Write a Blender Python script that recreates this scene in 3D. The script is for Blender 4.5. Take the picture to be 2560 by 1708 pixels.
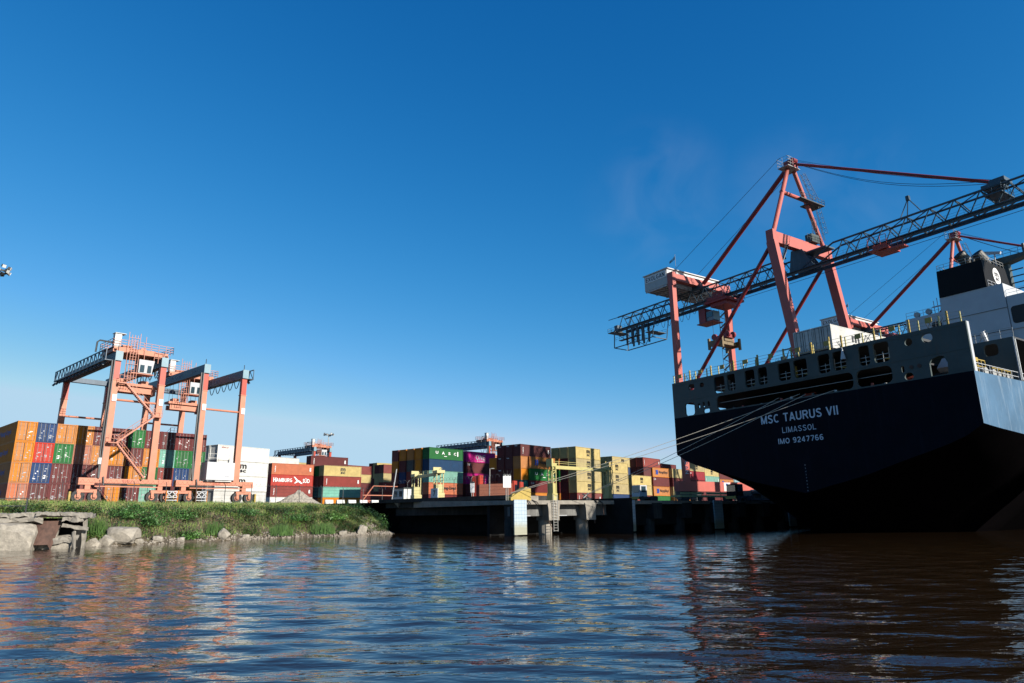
import bpy, bmesh, math, random
from mathutils import Vector, Matrix
from mathutils.geometry import tessellate_polygon
R = math.radians
random.seed(7)
for o in list(bpy.data.objects): bpy.data.objects.remove(o)
scene = bpy.context.scene
COL = scene.collection

# ---------------------------------------------------------------- camera
F, CX, CY, EYE = 1706.7, 1280.0, 854.0, 2.5
PITCH, ROLL = math.atan(433 / F), R(0.70)
fw = Vector((0, math.cos(PITCH), math.sin(PITCH)))
rt0 = Vector((1, 0, 0)); up0 = rt0.cross(fw)
rt = rt0 * math.cos(ROLL) - up0 * math.sin(ROLL)
up = up0 * math.cos(ROLL) + rt0 * math.sin(ROLL)
cd = bpy.data.cameras.new('camera'); cam = bpy.data.objects.new('camera', cd); COL.objects.link(cam)
cam.matrix_world = Matrix(((rt.x, up.x, -fw.x, 0), (rt.y, up.y, -fw.y, 0), (rt.z, up.z, -fw.z, EYE), (0, 0, 0, 1)))
cd.sensor_width = 36; cd.lens = 36 * F / 2560; cd.clip_start = 0.3; cd.clip_end = 12000
scene.camera = cam

# ---------------------------------------------------------------- sun and sky
SUN_EL = R(24); sh = Vector((.79, -.613)).normalized()
SUN = Vector((sh.x * math.cos(SUN_EL), sh.y * math.cos(SUN_EL), math.sin(SUN_EL)))
w = bpy.data.worlds.new('World'); scene.world = w; w.use_nodes = True
nt = w.node_tree; bg = nt.nodes['Background']
sky = nt.nodes.new('ShaderNodeTexSky'); sky.sky_type = 'NISHITA'; sky.sun_disc = False
sky.sun_elevation = SUN_EL; sky.sun_rotation = math.atan2(SUN.x, SUN.y)
sky.air_density = 1.0; sky.dust_density = 0.3; sky.ozone_density = 3.0; sky.altitude = 0
EXPO = 1.0; SKG = .1 / (.05 * 2 ** EXPO)
# camera-style colour response of the sky: each channel gets its own contrast and gain
sp = nt.nodes.new('ShaderNodeSeparateColor'); cb = nt.nodes.new('ShaderNodeCombineColor'); nt.links.new(sky.outputs[0], sp.inputs[0])
for i, (g, a) in enumerate(((2.45, 8.9 * SKG), (1.1, 1.6 * SKG), (.78, 1.46 * SKG))):
    m0 = nt.nodes.new('ShaderNodeMath'); m0.operation = 'MULTIPLY'; m0.inputs[1].default_value = .082
    m1 = nt.nodes.new('ShaderNodeMath'); m1.operation = 'POWER'; m1.inputs[1].default_value = g
    m2 = nt.nodes.new('ShaderNodeMath'); m2.operation = 'MULTIPLY'; m2.inputs[1].default_value = a / .1
    m3 = nt.nodes.new('ShaderNodeMath'); m3.operation = 'MINIMUM'; m3.inputs[1].default_value = (.46, .68, .86)[i] * SKG / .1
    nt.links.new(sp.outputs[i], m0.inputs[0]); nt.links.new(m0.outputs[0], m1.inputs[0]); nt.links.new(m1.outputs[0], m2.inputs[0]); nt.links.new(m2.outputs[0], m3.inputs[0]); nt.links.new(m3.outputs[0], cb.inputs[i])
# a faint wisp of smoke-like cloud left of the big crane
wc = nt.nodes.new('ShaderNodeTexCoord'); wnz = nt.nodes.new('ShaderNodeTexNoise'); wnz.inputs['Scale'].default_value = 9; wnz.inputs['Detail'].default_value = 6; wnz.inputs['Distortion'].default_value = .6
nt.links.new(wc.outputs['Generated'], wnz.inputs['Vector']); acc = None
for vec, cs in (((.205, .88, .43), .9965), ((.37, .83, .40), .998), ((.45, .80, .39), .9985)):
    dp = nt.nodes.new('ShaderNodeVectorMath'); dp.operation = 'DOT_PRODUCT'; dp.inputs[1].default_value = Vector(vec).normalized(); nt.links.new(wc.outputs['Generated'], dp.inputs[0])
    mr_ = nt.nodes.new('ShaderNodeMapRange'); mr_.interpolation_type = 'SMOOTHSTEP'; mr_.inputs[1].default_value = cs - .004; mr_.inputs[2].default_value = 1.0005; nt.links.new(dp.outputs['Value'], mr_.inputs[0])
    if acc is None: acc = mr_.outputs[0]
    else:
        ad_ = nt.nodes.new('ShaderNodeMath'); ad_.operation = 'MAXIMUM'; nt.links.new(acc, ad_.inputs[0]); nt.links.new(mr_.outputs[0], ad_.inputs[1]); acc = ad_.outputs[0]
nr = nt.nodes.new('ShaderNodeMapRange'); nr.inputs[1].default_value = .42; nr.inputs[2].default_value = .72; nr.inputs[4].default_value = .05; nt.links.new(wnz.outputs['Fac'], nr.inputs[0])
wm_ = nt.nodes.new('ShaderNodeMath'); wm_.operation = 'MULTIPLY'; nt.links.new(acc, wm_.inputs[0]); nt.links.new(nr.outputs[0], wm_.inputs[1])
wx = nt.nodes.new('ShaderNodeMix'); wx.data_type = 'RGBA'; wx.inputs[7].default_value = (8.5, 9.2, 9.6, 1); nt.links.new(wm_.outputs[0], wx.inputs[0]); nt.links.new(cb.outputs[0], wx.inputs[6])
nt.links.new(wx.outputs[2], bg.inputs['Color'])
bg.inputs['Strength'].default_value = 0.05
sl = bpy.data.lights.new('sun', 'SUN'); sl.energy = 5.0; sl.angle = R(0.55); sl.color = (1, .93, .82)
so = bpy.data.objects.new('sun', sl); COL.objects.link(so)
so.rotation_euler = SUN.to_track_quat('Z', 'Y').to_euler()
scene.view_settings.view_transform = 'Standard'; scene.view_settings.look = 'None'
scene.view_settings.exposure = EXPO; scene.view_settings.gamma = 1
scene.cycles.max_bounces = 5; scene.cycles.diffuse_bounces = 2; scene.cycles.glossy_bounces = 3
scene.cycles.use_denoising = True

# ---------------------------------------------------------------- survey helpers (pixel bearings -> world points of known height / plane)
def ray(x, y): return rt * ((x - CX) / F) - up * ((y - CY) / F) + fw
def az(x, y, z):
    d = ray(x, y); return Vector((0, 0, EYE)) + d * ((z - EYE) / d.z)
def ap(x, y, P, ang):
    d = ray(x, y); n = Vector((-math.sin(R(ang)), math.cos(R(ang)), 0))
    return Vector((0, 0, EYE)) + d * (Vector((P[0], P[1], 0)).dot(n) / d.dot(n))
def proj(p):
    v = Vector(p) - Vector((0, 0, EYE)); z = v.dot(fw); return CX + F * v.dot(rt) / z, CY - F * v.dot(up) / z
def Dv(a): return Vector((math.cos(R(a)), math.sin(R(a)), 0))
A48, B48 = Dv(48), Dv(138)
QA = 33.8; Q, T = Dv(QA), Dv(QA + 90)
P0 = Vector((1.43, 86.6, 0)); GZ = 4.8

# ---------------------------------------------------------------- materials
def mat(name, col, rough=.55, var=.12, scale=1.2, streak=0.0, streak_col=(.12, .05, .02), metal=0.0, bump=0.0, spec=.5, objvar=0.0):
    m = bpy.data.materials.new(name); m.use_nodes = True
    n = m.node_tree.nodes; l = m.node_tree.links; b = n['Principled BSDF']
    b.inputs['Roughness'].default_value = rough; b.inputs['Metallic'].default_value = metal
    b.inputs['Specular IOR Level'].default_value = spec
    tc = n.new('ShaderNodeTexCoord'); nz = n.new('ShaderNodeTexNoise')
    nz.inputs['Scale'].default_value = scale; nz.inputs['Detail'].default_value = 6; nz.inputs['Roughness'].default_value = .65
    l.new(tc.outputs['Object'], nz.inputs['Vector'])
    mr = n.new('ShaderNodeMapRange'); mr.inputs[1].default_value = .3; mr.inputs[2].default_value = .7
    mr.inputs[3].default_value = 1 - var; mr.inputs[4].default_value = 1 + var * .6
    l.new(nz.outputs['Fac'], mr.inputs[0])
    hv = n.new('ShaderNodeHueSaturation'); hv.inputs['Color'].default_value = (*[c * (.66 if max(col) > .2 else .62) for c in col], 1)
    l.new(mr.outputs[0], hv.inputs['Value'])
    last = hv.outputs[0]
    if objvar:
        oi = n.new('ShaderNodeObjectInfo'); m2 = n.new('ShaderNodeMapRange')
        m2.inputs[3].default_value = 1 - objvar; m2.inputs[4].default_value = 1 + objvar
        l.new(oi.outputs['Random'], m2.inputs[0]); ma = n.new('ShaderNodeMath'); ma.operation = 'MULTIPLY'
        l.new(mr.outputs[0], ma.inputs[0]); l.new(m2.outputs[0], ma.inputs[1]); l.new(ma.outputs[0], hv.inputs['Value'])
        m3 = n.new('ShaderNodeMapRange'); m3.inputs[3].default_value = .92; m3.inputs[4].default_value = 1.12
        l.new(oi.outputs['Random'], m3.inputs[0]); l.new(m3.outputs[0], hv.inputs['Saturation'])
    if streak:
        mp = n.new('ShaderNodeMapping'); mp.inputs['Scale'].default_value = (1.6, 1.6, .12)
        l.new(tc.outputs['Object'], mp.inputs['Vector']); n2 = n.new('ShaderNodeTexNoise')
        n2.inputs['Scale'].default_value = 1.5; n2.inputs['Detail'].default_value = 7; n2.inputs['Roughness'].default_value = .7
        l.new(mp.outputs[0], n2.inputs['Vector'])
        r2 = n.new('ShaderNodeMapRange'); r2.inputs[1].default_value = .52; r2.inputs[2].default_value = .78
        r2.inputs[3].default_value = 0; r2.inputs[4].default_value = streak
        l.new(n2.outputs['Fac'], r2.inputs[0])
        mx = n.new('ShaderNodeMix'); mx.data_type = 'RGBA'; mx.inputs[7].default_value = (*streak_col, 1)
        l.new(r2.outputs[0], mx.inputs[0]); l.new(last, mx.inputs[6]); last = mx.outputs[2]
    l.new(last, b.inputs['Base Color'])
    if bump:
        bp = n.new('ShaderNodeBump'); bp.inputs['Strength'].default_value = .6; bp.inputs['Distance'].default_value = bump
        l.new(nz.outputs['Fac'], bp.inputs['Height']); l.new(bp.outputs[0], b.inputs['Normal'])
    return m
def cpaint(n, c, s=.35): return mat('paint ' + n, c, .6, .2, .7, s, (c[0] * .5 + .02, c[1] * .45 + .01, c[2] * .45 + .008), objvar=.16, spec=.22)
M = dict(
 o=cpaint('orange', (.53, .195, .035)), s=cpaint('faded salmon orange', (.44, .155, .09)), m=cpaint('maroon', (.125, .025, .026)),
 b=cpaint('blue', (.008, .042, .145)), g=cpaint('green', (.01, .14, .03)), t=cpaint('seafoam', (.175, .38, .31)),
 y=cpaint('buff yellow', (.47, .375, .17)), p=cpaint('magenta', (.42, .012, .17)), w=cpaint('white', (.66, .66, .63), .25),
 r=cpaint('bright red', (.46, .035, .02)), k=cpaint('grey brown', (.09, .09, .085)), d=cpaint('dark teal', (.012, .1, .105)),
 c=cpaint('crimson', (.29, .016, .03)), n=cpaint('navy', (.012, .042, .1)), f=cpaint('rust red', (.22, .05, .042)))
COLNAME = dict(o='orange', s='faded salmon', m='maroon', b='blue', g='green', t='seafoam green', y='buff yellow', p='magenta', w='white', r='bright red', k='grey', d='dark teal', c='crimson', n='navy', f='rust red')
M.update(
 ink=mat('black lettering', (.01, .01, .012), .6, .05), inkw=mat('white lettering', (.8, .8, .8), .6, .05),
 inkb=mat('blue lettering', (.01, .05, .35), .6, .05), inkhull=mat('hull lettering', (.62, .72, .84), .6, .1), inkg=mat('grey lettering', (.35, .37, .42), .6, .1),
 inkr=mat('red lettering', (.35, .03, .02), .6, .1),
 steel=mat('galvanised steel', (.42, .42, .4), .45, .2, 3, metal=.3), dark=mat('dark steel', (.045, .05, .055), .5, .3, 2),
 rod=mat('locking rod steel', (.36, .36, .34), .4, .2), black=mat('black rubber', (.012, .012, .012), .7, .3, 5),
 salmon=mat('gantry salmon paint', (.55, .205, .12), .6, .15, .8, .5, (.4, .12, .06)), redtop=mat('gantry red paint', (.42, .045, .02), .45, .1, .8, .2, (.3, .04, .02)),
 rtgblue=mat('gantry dark blue paint', (.03, .075, .13), .45, .2, 1, .3, (.1, .16, .2)), rtglight=mat('gantry pale blue paint', (.18, .31, .38), .5, .15, 1, .4, (.3, .18, .1)),
 rail=mat('salmon rail paint', (.5, .18, .11), .5, .1), pink=mat('quay crane pink red paint', (.48, .095, .07), .55, .15, .5, .55, (.34, .07, .05)),
 deepred=mat('quay crane deep red paint', (.26, .018, .022), .5, .15, .6, .3, (.2, .03, .02)),
 boom=mat('boom blue grey paint', (.035, .075, .11), .5, .2, 1, .3, (.16, .2, .22)), cable=mat('cable', (.02, .03, .045), .6, .1),
 corr=mat('white cladding', (.62, .63, .62), .5, .1, 1, .25, (.3, .28, .25)), glass=mat('dark window glass', (.03, .06, .08), .08, .1, spec=.9),
 hullsh=mat('navy hull paint shade tone', (.0022, .004, .011), .6, .3, .4, .5, (.008, .013, .022), spec=.05),  # same hull paint as the side, with the transom's shade in its colour
 hulllit=mat('weathered blue hull paint sunlit tone', (.07, .15, .25), .55, .25, .3, .9, (.17, .22, .27), spec=.2),  # streaks are wear; the paler blue is the hull paint's sunlit tone
 hullbot=mat('antifouling with shade painted in', (.002, .0015, .002), .9, .3, .4, .3, (.006, .003, .003), spec=.01),  # near-black: shade under the counter is painted into the antifouling
 shipgrey=mat('ship grey paint', (.075, .1, .1), .55, .2, .5, .7, (.09, .06, .045), spec=.2), shipwhite=mat('ship white paint', (.5, .52, .55), .5, .1, .3, .35, (.4, .38, .36)),
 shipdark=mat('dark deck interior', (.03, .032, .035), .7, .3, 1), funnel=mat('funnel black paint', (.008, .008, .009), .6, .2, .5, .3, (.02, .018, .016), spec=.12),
 soot=mat('sooted exhaust', (.09, .085, .07), .6, .3, 1, .7, (.02, .02, .02)),
 yellow=mat('safety yellow paint', (.4, .28, .035), .5, .2, 2, .4, (.3, .2, .06)), pale=mat('pale yellow paint', (.48, .43, .17), .5, .12, 1.5, .35, (.4, .32, .12)),
 conc=mat('weathered concrete', (.29, .265, .225), .85, .35, .8, .6, (.16, .13, .10), bump=.05), concd=mat('darker concrete', (.16, .16, .155), .9, .4, .8, .5, (.3, .3, .28), bump=.05),  # second mix is darker concrete for the beam behind the quay edge
 rock=mat('pale rock', (.36, .325, .27), .9, .4, 2.2, .2, (.2, .17, .13), bump=.12), rust=mat('rusted plate', (.1, .05, .035), .85, .5, 2, .6, (.08, .04, .03), bump=.05),
 wetc=mat('shade-black concrete', (.02, .02, .02), .9, .4, .8, spec=.1), cap2=mat('shade-toned concrete', (.045, .045, .045), .9, .4, .8, .5, (.08, .08, .075), spec=.2), rope=mat('mooring rope', (.62, .57, .48), .8, .15, 4), tyre=mat('tyre rubber', (.03, .03, .032), .75, .3, 3),  # near-black concretes hold the shade under quay and wharf in their colour
 soil=mat('earth bank', (.13, .10, .06), .95, .5, .6, bump=.1), yard=mat('yard asphalt', (.11, .105, .1), .9, .3, .3), shipred=mat('red lead paint', (.35, .06, .04), .6, .2))

# ---------------------------------------------------------------- mesh builder
class MB:
    def __init__(s): s.v = []; s.f = []
    def add(s, vs, fs):
        k = len(s.v); s.v += [tuple(v) for v in vs]; s.f += [tuple(i + k for i in f) for f in fs]; return s
    def box(s, x0, y0, z0, x1, y1, z1):
        return s.add([(x0, y0, z0), (x1, y0, z0), (x1, y1, z0), (x0, y1, z0), (x0, y0, z1), (x1, y0, z1), (x1, y1, z1), (x0, y1, z1)],
                     [(3, 2, 1, 0), (4, 5, 6, 7), (0, 1, 5, 4), (1, 2, 6, 5), (2, 3, 7, 6), (3, 0, 4, 7)])
    def beam(s, p, q, w, h, w2=None, h2=None, side=None):
        p = Vector(p); q = Vector(q); d = (q - p).normalized()
        sd = Vector(side) if side else (d.cross(Vector((0, 0, 1))) if abs(d.z) < .98 else Vector((1, 0, 0)))
        sd = (sd - d * sd.dot(d)).normalized(); u = sd.cross(d); w2 = w if w2 is None else w2; h2 = h if h2 is None else h2
        vs = [p + sd * a * w / 2 + u * b * h / 2 for a, b in ((-1, -1), (1, -1), (1, 1), (-1, 1))] + [q + sd * a * w2 / 2 + u * b * h2 / 2 for a, b in ((-1, -1), (1, -1), (1, 1), (-1, 1))]
        return s.add(vs, [(0, 1, 2, 3), (7, 6, 5, 4), (0, 4, 5, 1), (1, 5, 6, 2), (2, 6, 7, 3), (3, 7, 4, 0)])
    def tube(s, p, q, r, n=6, r2=None, cap=True):
        p = Vector(p); q = Vector(q); d = (q - p).normalized(); a = d.orthogonal().normalized(); b = d.cross(a); r2 = r if r2 is None else r2
        vs = []
        for c, rr in ((p, r), (q, r2)):
            vs += [c + (a * math.cos(i * 2 * math.pi / n) + b * math.sin(i * 2 * math.pi / n)) * rr for i in range(n)]
        fs = [(i, (i + 1) % n, n + (i + 1) % n, n + i) for i in range(n)]
        if cap: fs += [tuple(range(n - 1, -1, -1)), tuple(range(n, 2 * n))]
        return s.add(vs, fs)
    def path(s, pts, r, n=6):
        pts = [Vector(p) for p in pts]; k = len(s.v); m = len(pts); ref = None
        for i, p in enumerate(pts):
            d = (pts[min(i + 1, m - 1)] - pts[max(i - 1, 0)]).normalized()
            a = d.orthogonal().normalized() if ref is None else (ref - d * ref.dot(d)).normalized(); ref = a; b = d.cross(a)
            s.v += [tuple(p + (a * math.cos(j * 2 * math.pi / n) + b * math.sin(j * 2 * math.pi / n)) * r) for j in range(n)]
        for i in range(m - 1):
            for j in range(n): s.f.append((k + i * n + j, k + i * n + (j + 1) % n, k + (i + 1) * n + (j + 1) % n, k + (i + 1) * n + j))
        return s
    def disc(s, c, r, y0, y1, n=20, ax='y', ri=0):
        c = Vector(c); P = []
        for yy in (y0, y1):
            for rr in ((r, ri) if ri else (r,)):
                for i in range(n):
                    a = i * 2 * math.pi / n; u, v = math.cos(a) * rr, math.sin(a) * rr
                    P.append(c + (Vector((u, yy, v)) if ax == 'y' else Vector((yy, u, v)) if ax == 'x' else Vector((u, v, yy))))
        fs = []
        if ri:
            for i in range(n):
                j = (i + 1) % n
                fs += [(i, j, 2 * n + j, 2 * n + i), (n + i, n + j, 3 * n + j, 3 * n + i), (i, j, n + j, n + i), (2 * n + i, 2 * n + j, 3 * n + j, 3 * n + i)]
        else: fs = [(i, (i + 1) % n, n + (i + 1) % n, n + i) for i in range(n)] + [tuple(range(n)), tuple(range(2 * n - 1, n - 1, -1))]
        return s.add(P, fs)
    def rails(s, pts, h=1.1, step=1.6, r=.035, posts=True, lines=(1.0, .5)):
        for a, b in zip(pts[:-1], pts[1:]):
            a = Vector(a); b = Vector(b)
            for k in lines: s.tube(a + Vector((0, 0, h * k)), b + Vector((0, 0, h * k)), r, 4)
            n = max(1, int((b - a).length / step))
            if posts:
                for i in range(n + 1): p = a.lerp(b, i / n); s.tube(p, p + Vector((0, 0, h)), r, 4)
        return s
    def mesh(s, name):
        me = bpy.data.meshes.new(name); me.from_pydata(s.v, [], s.f)
        bm = bmesh.new(); bm.from_mesh(me); bmesh.ops.recalc_face_normals(bm, faces=bm.faces); bm.to_mesh(me); bm.free()
        return me
    def build(s, name, m, parent=None, mesh=None):
        return put(name, s.mesh(name), m, parent)
def put(name, me, m, parent=None, loc=None):
    o = bpy.data.objects.new(name, me); COL.objects.link(o)
    if isinstance(m, str): m = M[m]
    if not me.materials: me.materials.append(m)
    if me.materials[0] != m: o.material_slots[0].link = 'OBJECT'; o.material_slots[0].material = m
    if parent: o.parent = parent
    if loc: o.location = loc
    return o
def thing(name, label, cat, loc=(0, 0, 0), rz=0, group=None):
    o = bpy.data.objects.new(name, None); COL.objects.link(o); o.location = loc; o.rotation_euler = (0, 0, R(rz)); o.empty_display_size = .5
    return tag(o, label, cat, group)
def tag(o, label, cat, group=None):
    o['label'] = label; o['category'] = cat
    if group: o['group'] = group
    return o
def struct(o, kind='structure'): o['kind'] = kind; return o
def copy_tree(o, parent=None):
    c = o.copy(); COL.objects.link(c); c.parent = parent
    for ch in list(o.children): copy_tree(ch, c)
    return c

# lettering: text curve turned into mesh, fitted into a w x h rectangle
_tc = {}
def text_raw(s, bold):
    if (s, bold) not in _tc:
        cu = bpy.data.curves.new('t', 'FONT'); cu.body = s; cu.resolution_u = 2; cu.offset = .022 if bold else 0.0; cu.space_line = .82; cu.align_x = 'CENTER' if '\n' in s else 'LEFT'
        ob = bpy.data.objects.new('t', cu); COL.objects.link(ob); bpy.context.view_layer.update()
        me = bpy.data.meshes.new_from_object(ob.evaluated_get(bpy.context.evaluated_depsgraph_get()))
        vs = [v.co.copy() for v in me.vertices]; fs = [tuple(p.vertices) for p in me.polygons]
        bpy.data.objects.remove(ob); bpy.data.curves.remove(cu); bpy.data.meshes.remove(me)
        x0 = min(v.x for v in vs); x1 = max(v.x for v in vs); y0 = min(v.y for v in vs); y1 = max(v.y for v in vs)
        _tc[(s, bold)] = ([((v.x - x0) / (x1 - x0), (v.y - y0) / (y1 - y0)) for v in vs], fs)
    return _tc[(s, bold)]
def _arc(cx, cy, rx, ry, a0, a1, n=10): return [(cx + rx * math.cos(R(a0 + (a1 - a0) * i / n)), cy + ry * math.sin(R(a0 + (a1 - a0) * i / n))) for i in range(n + 1)]
SF = {  # stroke letters: width, polylines in a unit-high box (stroke centre lines)
 'M': (.86, [[(.08, 0), (.08, 1)], [(.08, .98), (.43, .04)], [(.43, .04), (.78, .98)], [(.78, 0), (.78, 1)]]), 'N': (.74, [[(.08, 0), (.08, 1)], [(.1, .96), (.64, .04)], [(.66, 0), (.66, 1)]]),
 'S': (.7, [_arc(.35, .73, .26, .2, 20, 200) + _arc(.35, .27, .27, .2, 60, -160)]), 'C': (.76, [_arc(.4, .5, .32, .43, 48, 312, 18)]), 'G': (.78, [_arc(.4, .5, .32, .43, 50, 330, 18) + [(.68, .45)], [(.42, .44), (.74, .44)]]),
 'O': (.8, [_arc(.4, .5, .32, .43, 0, 360, 22)]), 'T': (.68, [[(0, .93), (.68, .93)], [(.34, 0), (.34, .9)]]), 'A': (.76, [[(.06, 0), (.38, .98)], [(.38, .98), (.7, 0)], [(.18, .28), (.58, .28)]]),
 'U': (.74, [[(.08, 1), (.08, .32)] + _arc(.37, .33, .29, .27, 180, 360) + [(.66, 1)]]), 'V': (.74, [[(.05, 1), (.37, .03)], [(.37, .03), (.69, 1)]]), 'I': (.2, [[(.1, 0), (.1, 1)]]),
 'L': (.6, [[(.08, 1), (.08, 0)], [(.08, .07), (.6, .07)]]), 'E': (.64, [[(.08, 0), (.08, 1)], [(.08, .93), (.62, .93)], [(.08, .52), (.58, .52)], [(.08, .07), (.64, .07)]]), 'X': (.74, [[(.05, 0), (.69, 1)], [(.05, 1), (.69, 0)]]),
 'R': (.74, [[(.08, 0), (.08, 1)], [(.08, .93), (.42, .93)] + _arc(.42, .71, .22, .22, 90, -90) + [(.08, .49)], [(.4, .48), (.68, 0)]]), 'D': (.74, [[(.08, 0), (.08, 1)], [(.08, .93), (.36, .93)] + _arc(.36, .5, .3, .43, 90, -90) + [(.08, .07)]]),
 'B': (.72, [[(.08, 0), (.08, 1)], [(.08, .93), (.4, .93)] + _arc(.4, .73, .2, .2, 90, -90) + [(.08, .52)], [(.4, .52)] + _arc(.42, .29, .23, .22, 90, -90) + [(.08, .07)]]), 'H': (.74, [[(.08, 0), (.08, 1)], [(.66, 0), (.66, 1)], [(.08, .52), (.66, .52)]]),
 '0': (.64, [_arc(.32, .5, .24, .43, 0, 360, 18)]), '9': (.64, [_arc(.32, .7, .24, .23, 0, 360, 14), [(.56, .7)] + _arc(.3, .4, .26, .33, 0, -130)]), '6': (.64, [_arc(.32, .3, .24, .23, 0, 360, 14), [(.08, .3)] + _arc(.34, .6, .26, .33, 180, 50)]),
 '2': (.64, [_arc(.32, .7, .24, .23, 170, -30) + [(.08, .07)], [(.08, .07), (.6, .07)]]), '4': (.66, [[(.46, 0), (.46, .98)], [(.46, .96), (.06, .3)], [(.04, .27), (.64, .27)]]), '7': (.64, [[(.04, .93), (.6, .93)], [(.58, .92), (.24, 0)]]), ' ': (.3, [])}
def stroke_text(mb, s, org, xdir, zdir, wd, ht, th=.15):
    tot = sum(SF[c][0] for c in s) + .16 * (len(s) - 1); org = Vector(org); X = Vector(xdir).normalized(); Z = Vector(zdir).normalized(); N = X.cross(Z).normalized(); k = wd / tot; cur = 0; lift = 0
    for c in s:
        w_, P = SF[c]
        for line in P:
            lift = (lift + 1) % 4; pts = [Vector(((cur + a) * k, b * (ht * (1 - th * .0)), 0)) for a, b in line]; h = th * ht / 2; vs = []
            for i, p in enumerate(pts):
                d = (pts[min(i + 1, len(pts) - 1)] - pts[max(i - 1, 0)]).normalized(); m = Vector((-d.y, d.x, 0)) * h; vs += [p + m, p - m]
            mb.add([org + X * v.x + Z * min(ht, max(0, v.y)) + N * (.002 * lift) for v in vs], [(2 * i, 2 * i + 1, 2 * i + 3, 2 * i + 2) for i in range(len(pts) - 1)])
        cur += w_ + .16
def text(mb, s, org, xdir, zdir, wd, ht, bold=True):
    if len(s) > 1 and all(c in SF for c in s): return stroke_text(mb, s, org, xdir, zdir, wd, ht, .17 if bold else .12)
    vs, fs = text_raw(s, bold); org = Vector(org); xdir = Vector(xdir).normalized(); zdir = Vector(zdir).normalized()
    mb.add([org + xdir * (a * wd) + zdir * (b * ht) for a, b in vs], fs); return mb
def flat_build(mb, name, m, parent):          # keeps winding of flat lettering
    me = bpy.data.meshes.new(name); me.from_pydata(mb.v, [], mb.f); return put(name, me, m, parent)

# ---------------------------------------------------------------- shipping containers
CL, CW = 12.19, 2.44
def cont_meshes(h):
    b = MB(); i = .09; d = .05; n = 40
    for y, sg in ((i, 1), (CW - i, -1)):       # corrugated long sides
        vs = []; L0, L1 = .12, CL - .12; st = (L1 - L0) / (4 * n)
        for k in range(4 * n + 1):
            off = 0 if k % 4 in (0, 1) else d; x = L0 + k * st
            vs += [(x, y + sg * off, .12), (x, y + sg * off, h - .08)]
        b.add(vs, [(2 * k, 2 * k + 2, 2 * k + 3, 2 * k + 1) for k in range(4 * n)])
    for x, sg in ((i, 1), (CL - i, -1)):
        vs = []; m = 9; st = (CW - .24) / (4 * m)
        for k in range(4 * m + 1):
            off = 0 if k % 4 in (0, 1) else d; vs += [(x + sg * off, .12 + k * st, .12), (x + sg * off, .12 + k * st, h - .08)]
        b.add(vs, [(2 * k, 2 * k + 2, 2 * k + 3, 2 * k + 1) for k in range(4 * m)])
    b.box(.06, .06, h - .09, CL - .06, CW - .06, h - .05); b.box(.06, .06, .08, CL - .06, CW - .06, .14)
    f = MB(); t = .15
    for x in (0, CL - t):
        for y in (0, CW - t): f.box(x, y, 0, x + t, y + t, h)
    for y in (.015, CW - .075):
        f.box(t, y, .02, CL - t, y + .06, .15); f.box(t, y, h - .1, CL - t, y + .06, h - .02)
    for x in (.015, CL - .075):
        f.box(x, t, .02, x + .06, CW - t, .15); f.box(x, t, h - .12, x + .06, CW - t, h - .02)
    return b.mesh('container_body'), f.mesh('container_frame')
def door_meshes(h):                             # container seen end-on: width along x, length along +y, doors at y=0
    b = MB(); b.box(.05, .1, .05, CW - .05, CL - .05, h - .05)
    n = 40; d = .04
    for x, sg in ((.045, -1), (CW - .045, 1)):
        st = (CL - .3) / (4 * n); vs = []
        for k in range(4 * n + 1):
            off = 0 if k % 4 in (0, 1) else d; vs += [(x + sg * off, .15 + k * st, .15), (x + sg * off, .15 + k * st, h - .12)]
        b.add(vs, [(2 * k, 2 * k + 2, 2 * k + 3, 2 * k + 1) for k in range(4 * n)])
    f = MB(); t = .15
    for x in (0, CW - t):
        for y in (0, CL - t): f.box(x, y, 0, x + t, y + t, h)
    for x in (-.0, CW - .09):
        f.box(x + .015, t, .02, x + .075, CL - t, .14); f.box(x + .015, t, h - .11, x + .075, CL - t, h - .02)
    f.box(t, .0, .02, CW - t, .09, .16); f.box(t, .0, h - .16, CW - t, .09, h - .02)
    dr = MB(); wd = CW / 2 - t - .03                # one leaf with its pressed panels
    dr.box(.025, .05, .2, wd - .025, .09, h - .2)
    zz = [(.25, .85), (.98, 1.4), (1.5, 1.9), (2.0, h - .28)] if h < 2.7 else [(.25, .85), (.98, 1.5), (1.6, 2.1), (2.2, h - .28)]
    for a, c in zz: dr.box(.08, .028, a, wd - .08, .052, c)
    bar = MB()
    for x in (.26, wd - .26): bar.tube((x, -.01, .14), (x, -.01, h - .14), .024, 5); bar.box(x - .05, -.03, .9, x + .16, .01, .96)
    gk = MB(); gk.box(.14, .094, .15, CW - .14, .099, h - .14); gk.box(.0, .02, -.02, CW, .1, .015); gk.box(.0, .02, .0, .012, .1, h)  # gasket backing plus black strips standing for shade in gaps between boxes
    mks = []; rm = random.Random(4)
    for v in range(6):
        mk = MB()
        for q in range(rm.randint(3, 6)):
            x0 = rm.uniform(.1, .6); z0 = rm.uniform(.5, h - .6); ww_ = rm.uniform(.1, .3); hh_ = rm.uniform(.04, .16) + q * .001
            mk.add([(x0, .022 - q * .001, z0), (x0 + ww_, .022 - q * .001, z0), (x0 + ww_, .022 - q * .001, z0 + hh_), (x0, .022 - q * .001, z0 + hh_)], [(0, 1, 2, 3)])
        mks.append(mk.mesh('door_lettering'))
    return b.mesh('container_body'), f.mesh('container_frame'), dr.mesh('door'), bar.mesh('locking_bar'), mks, gk.mesh('gasket_gap_shade')
CM = {h: cont_meshes(h) for h in (2.9, 2.6)}
DM = {2.9: door_meshes(2.9)}
EX = (1, 0, 0); EZ = (0, 0, 1); YF = -.012
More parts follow.
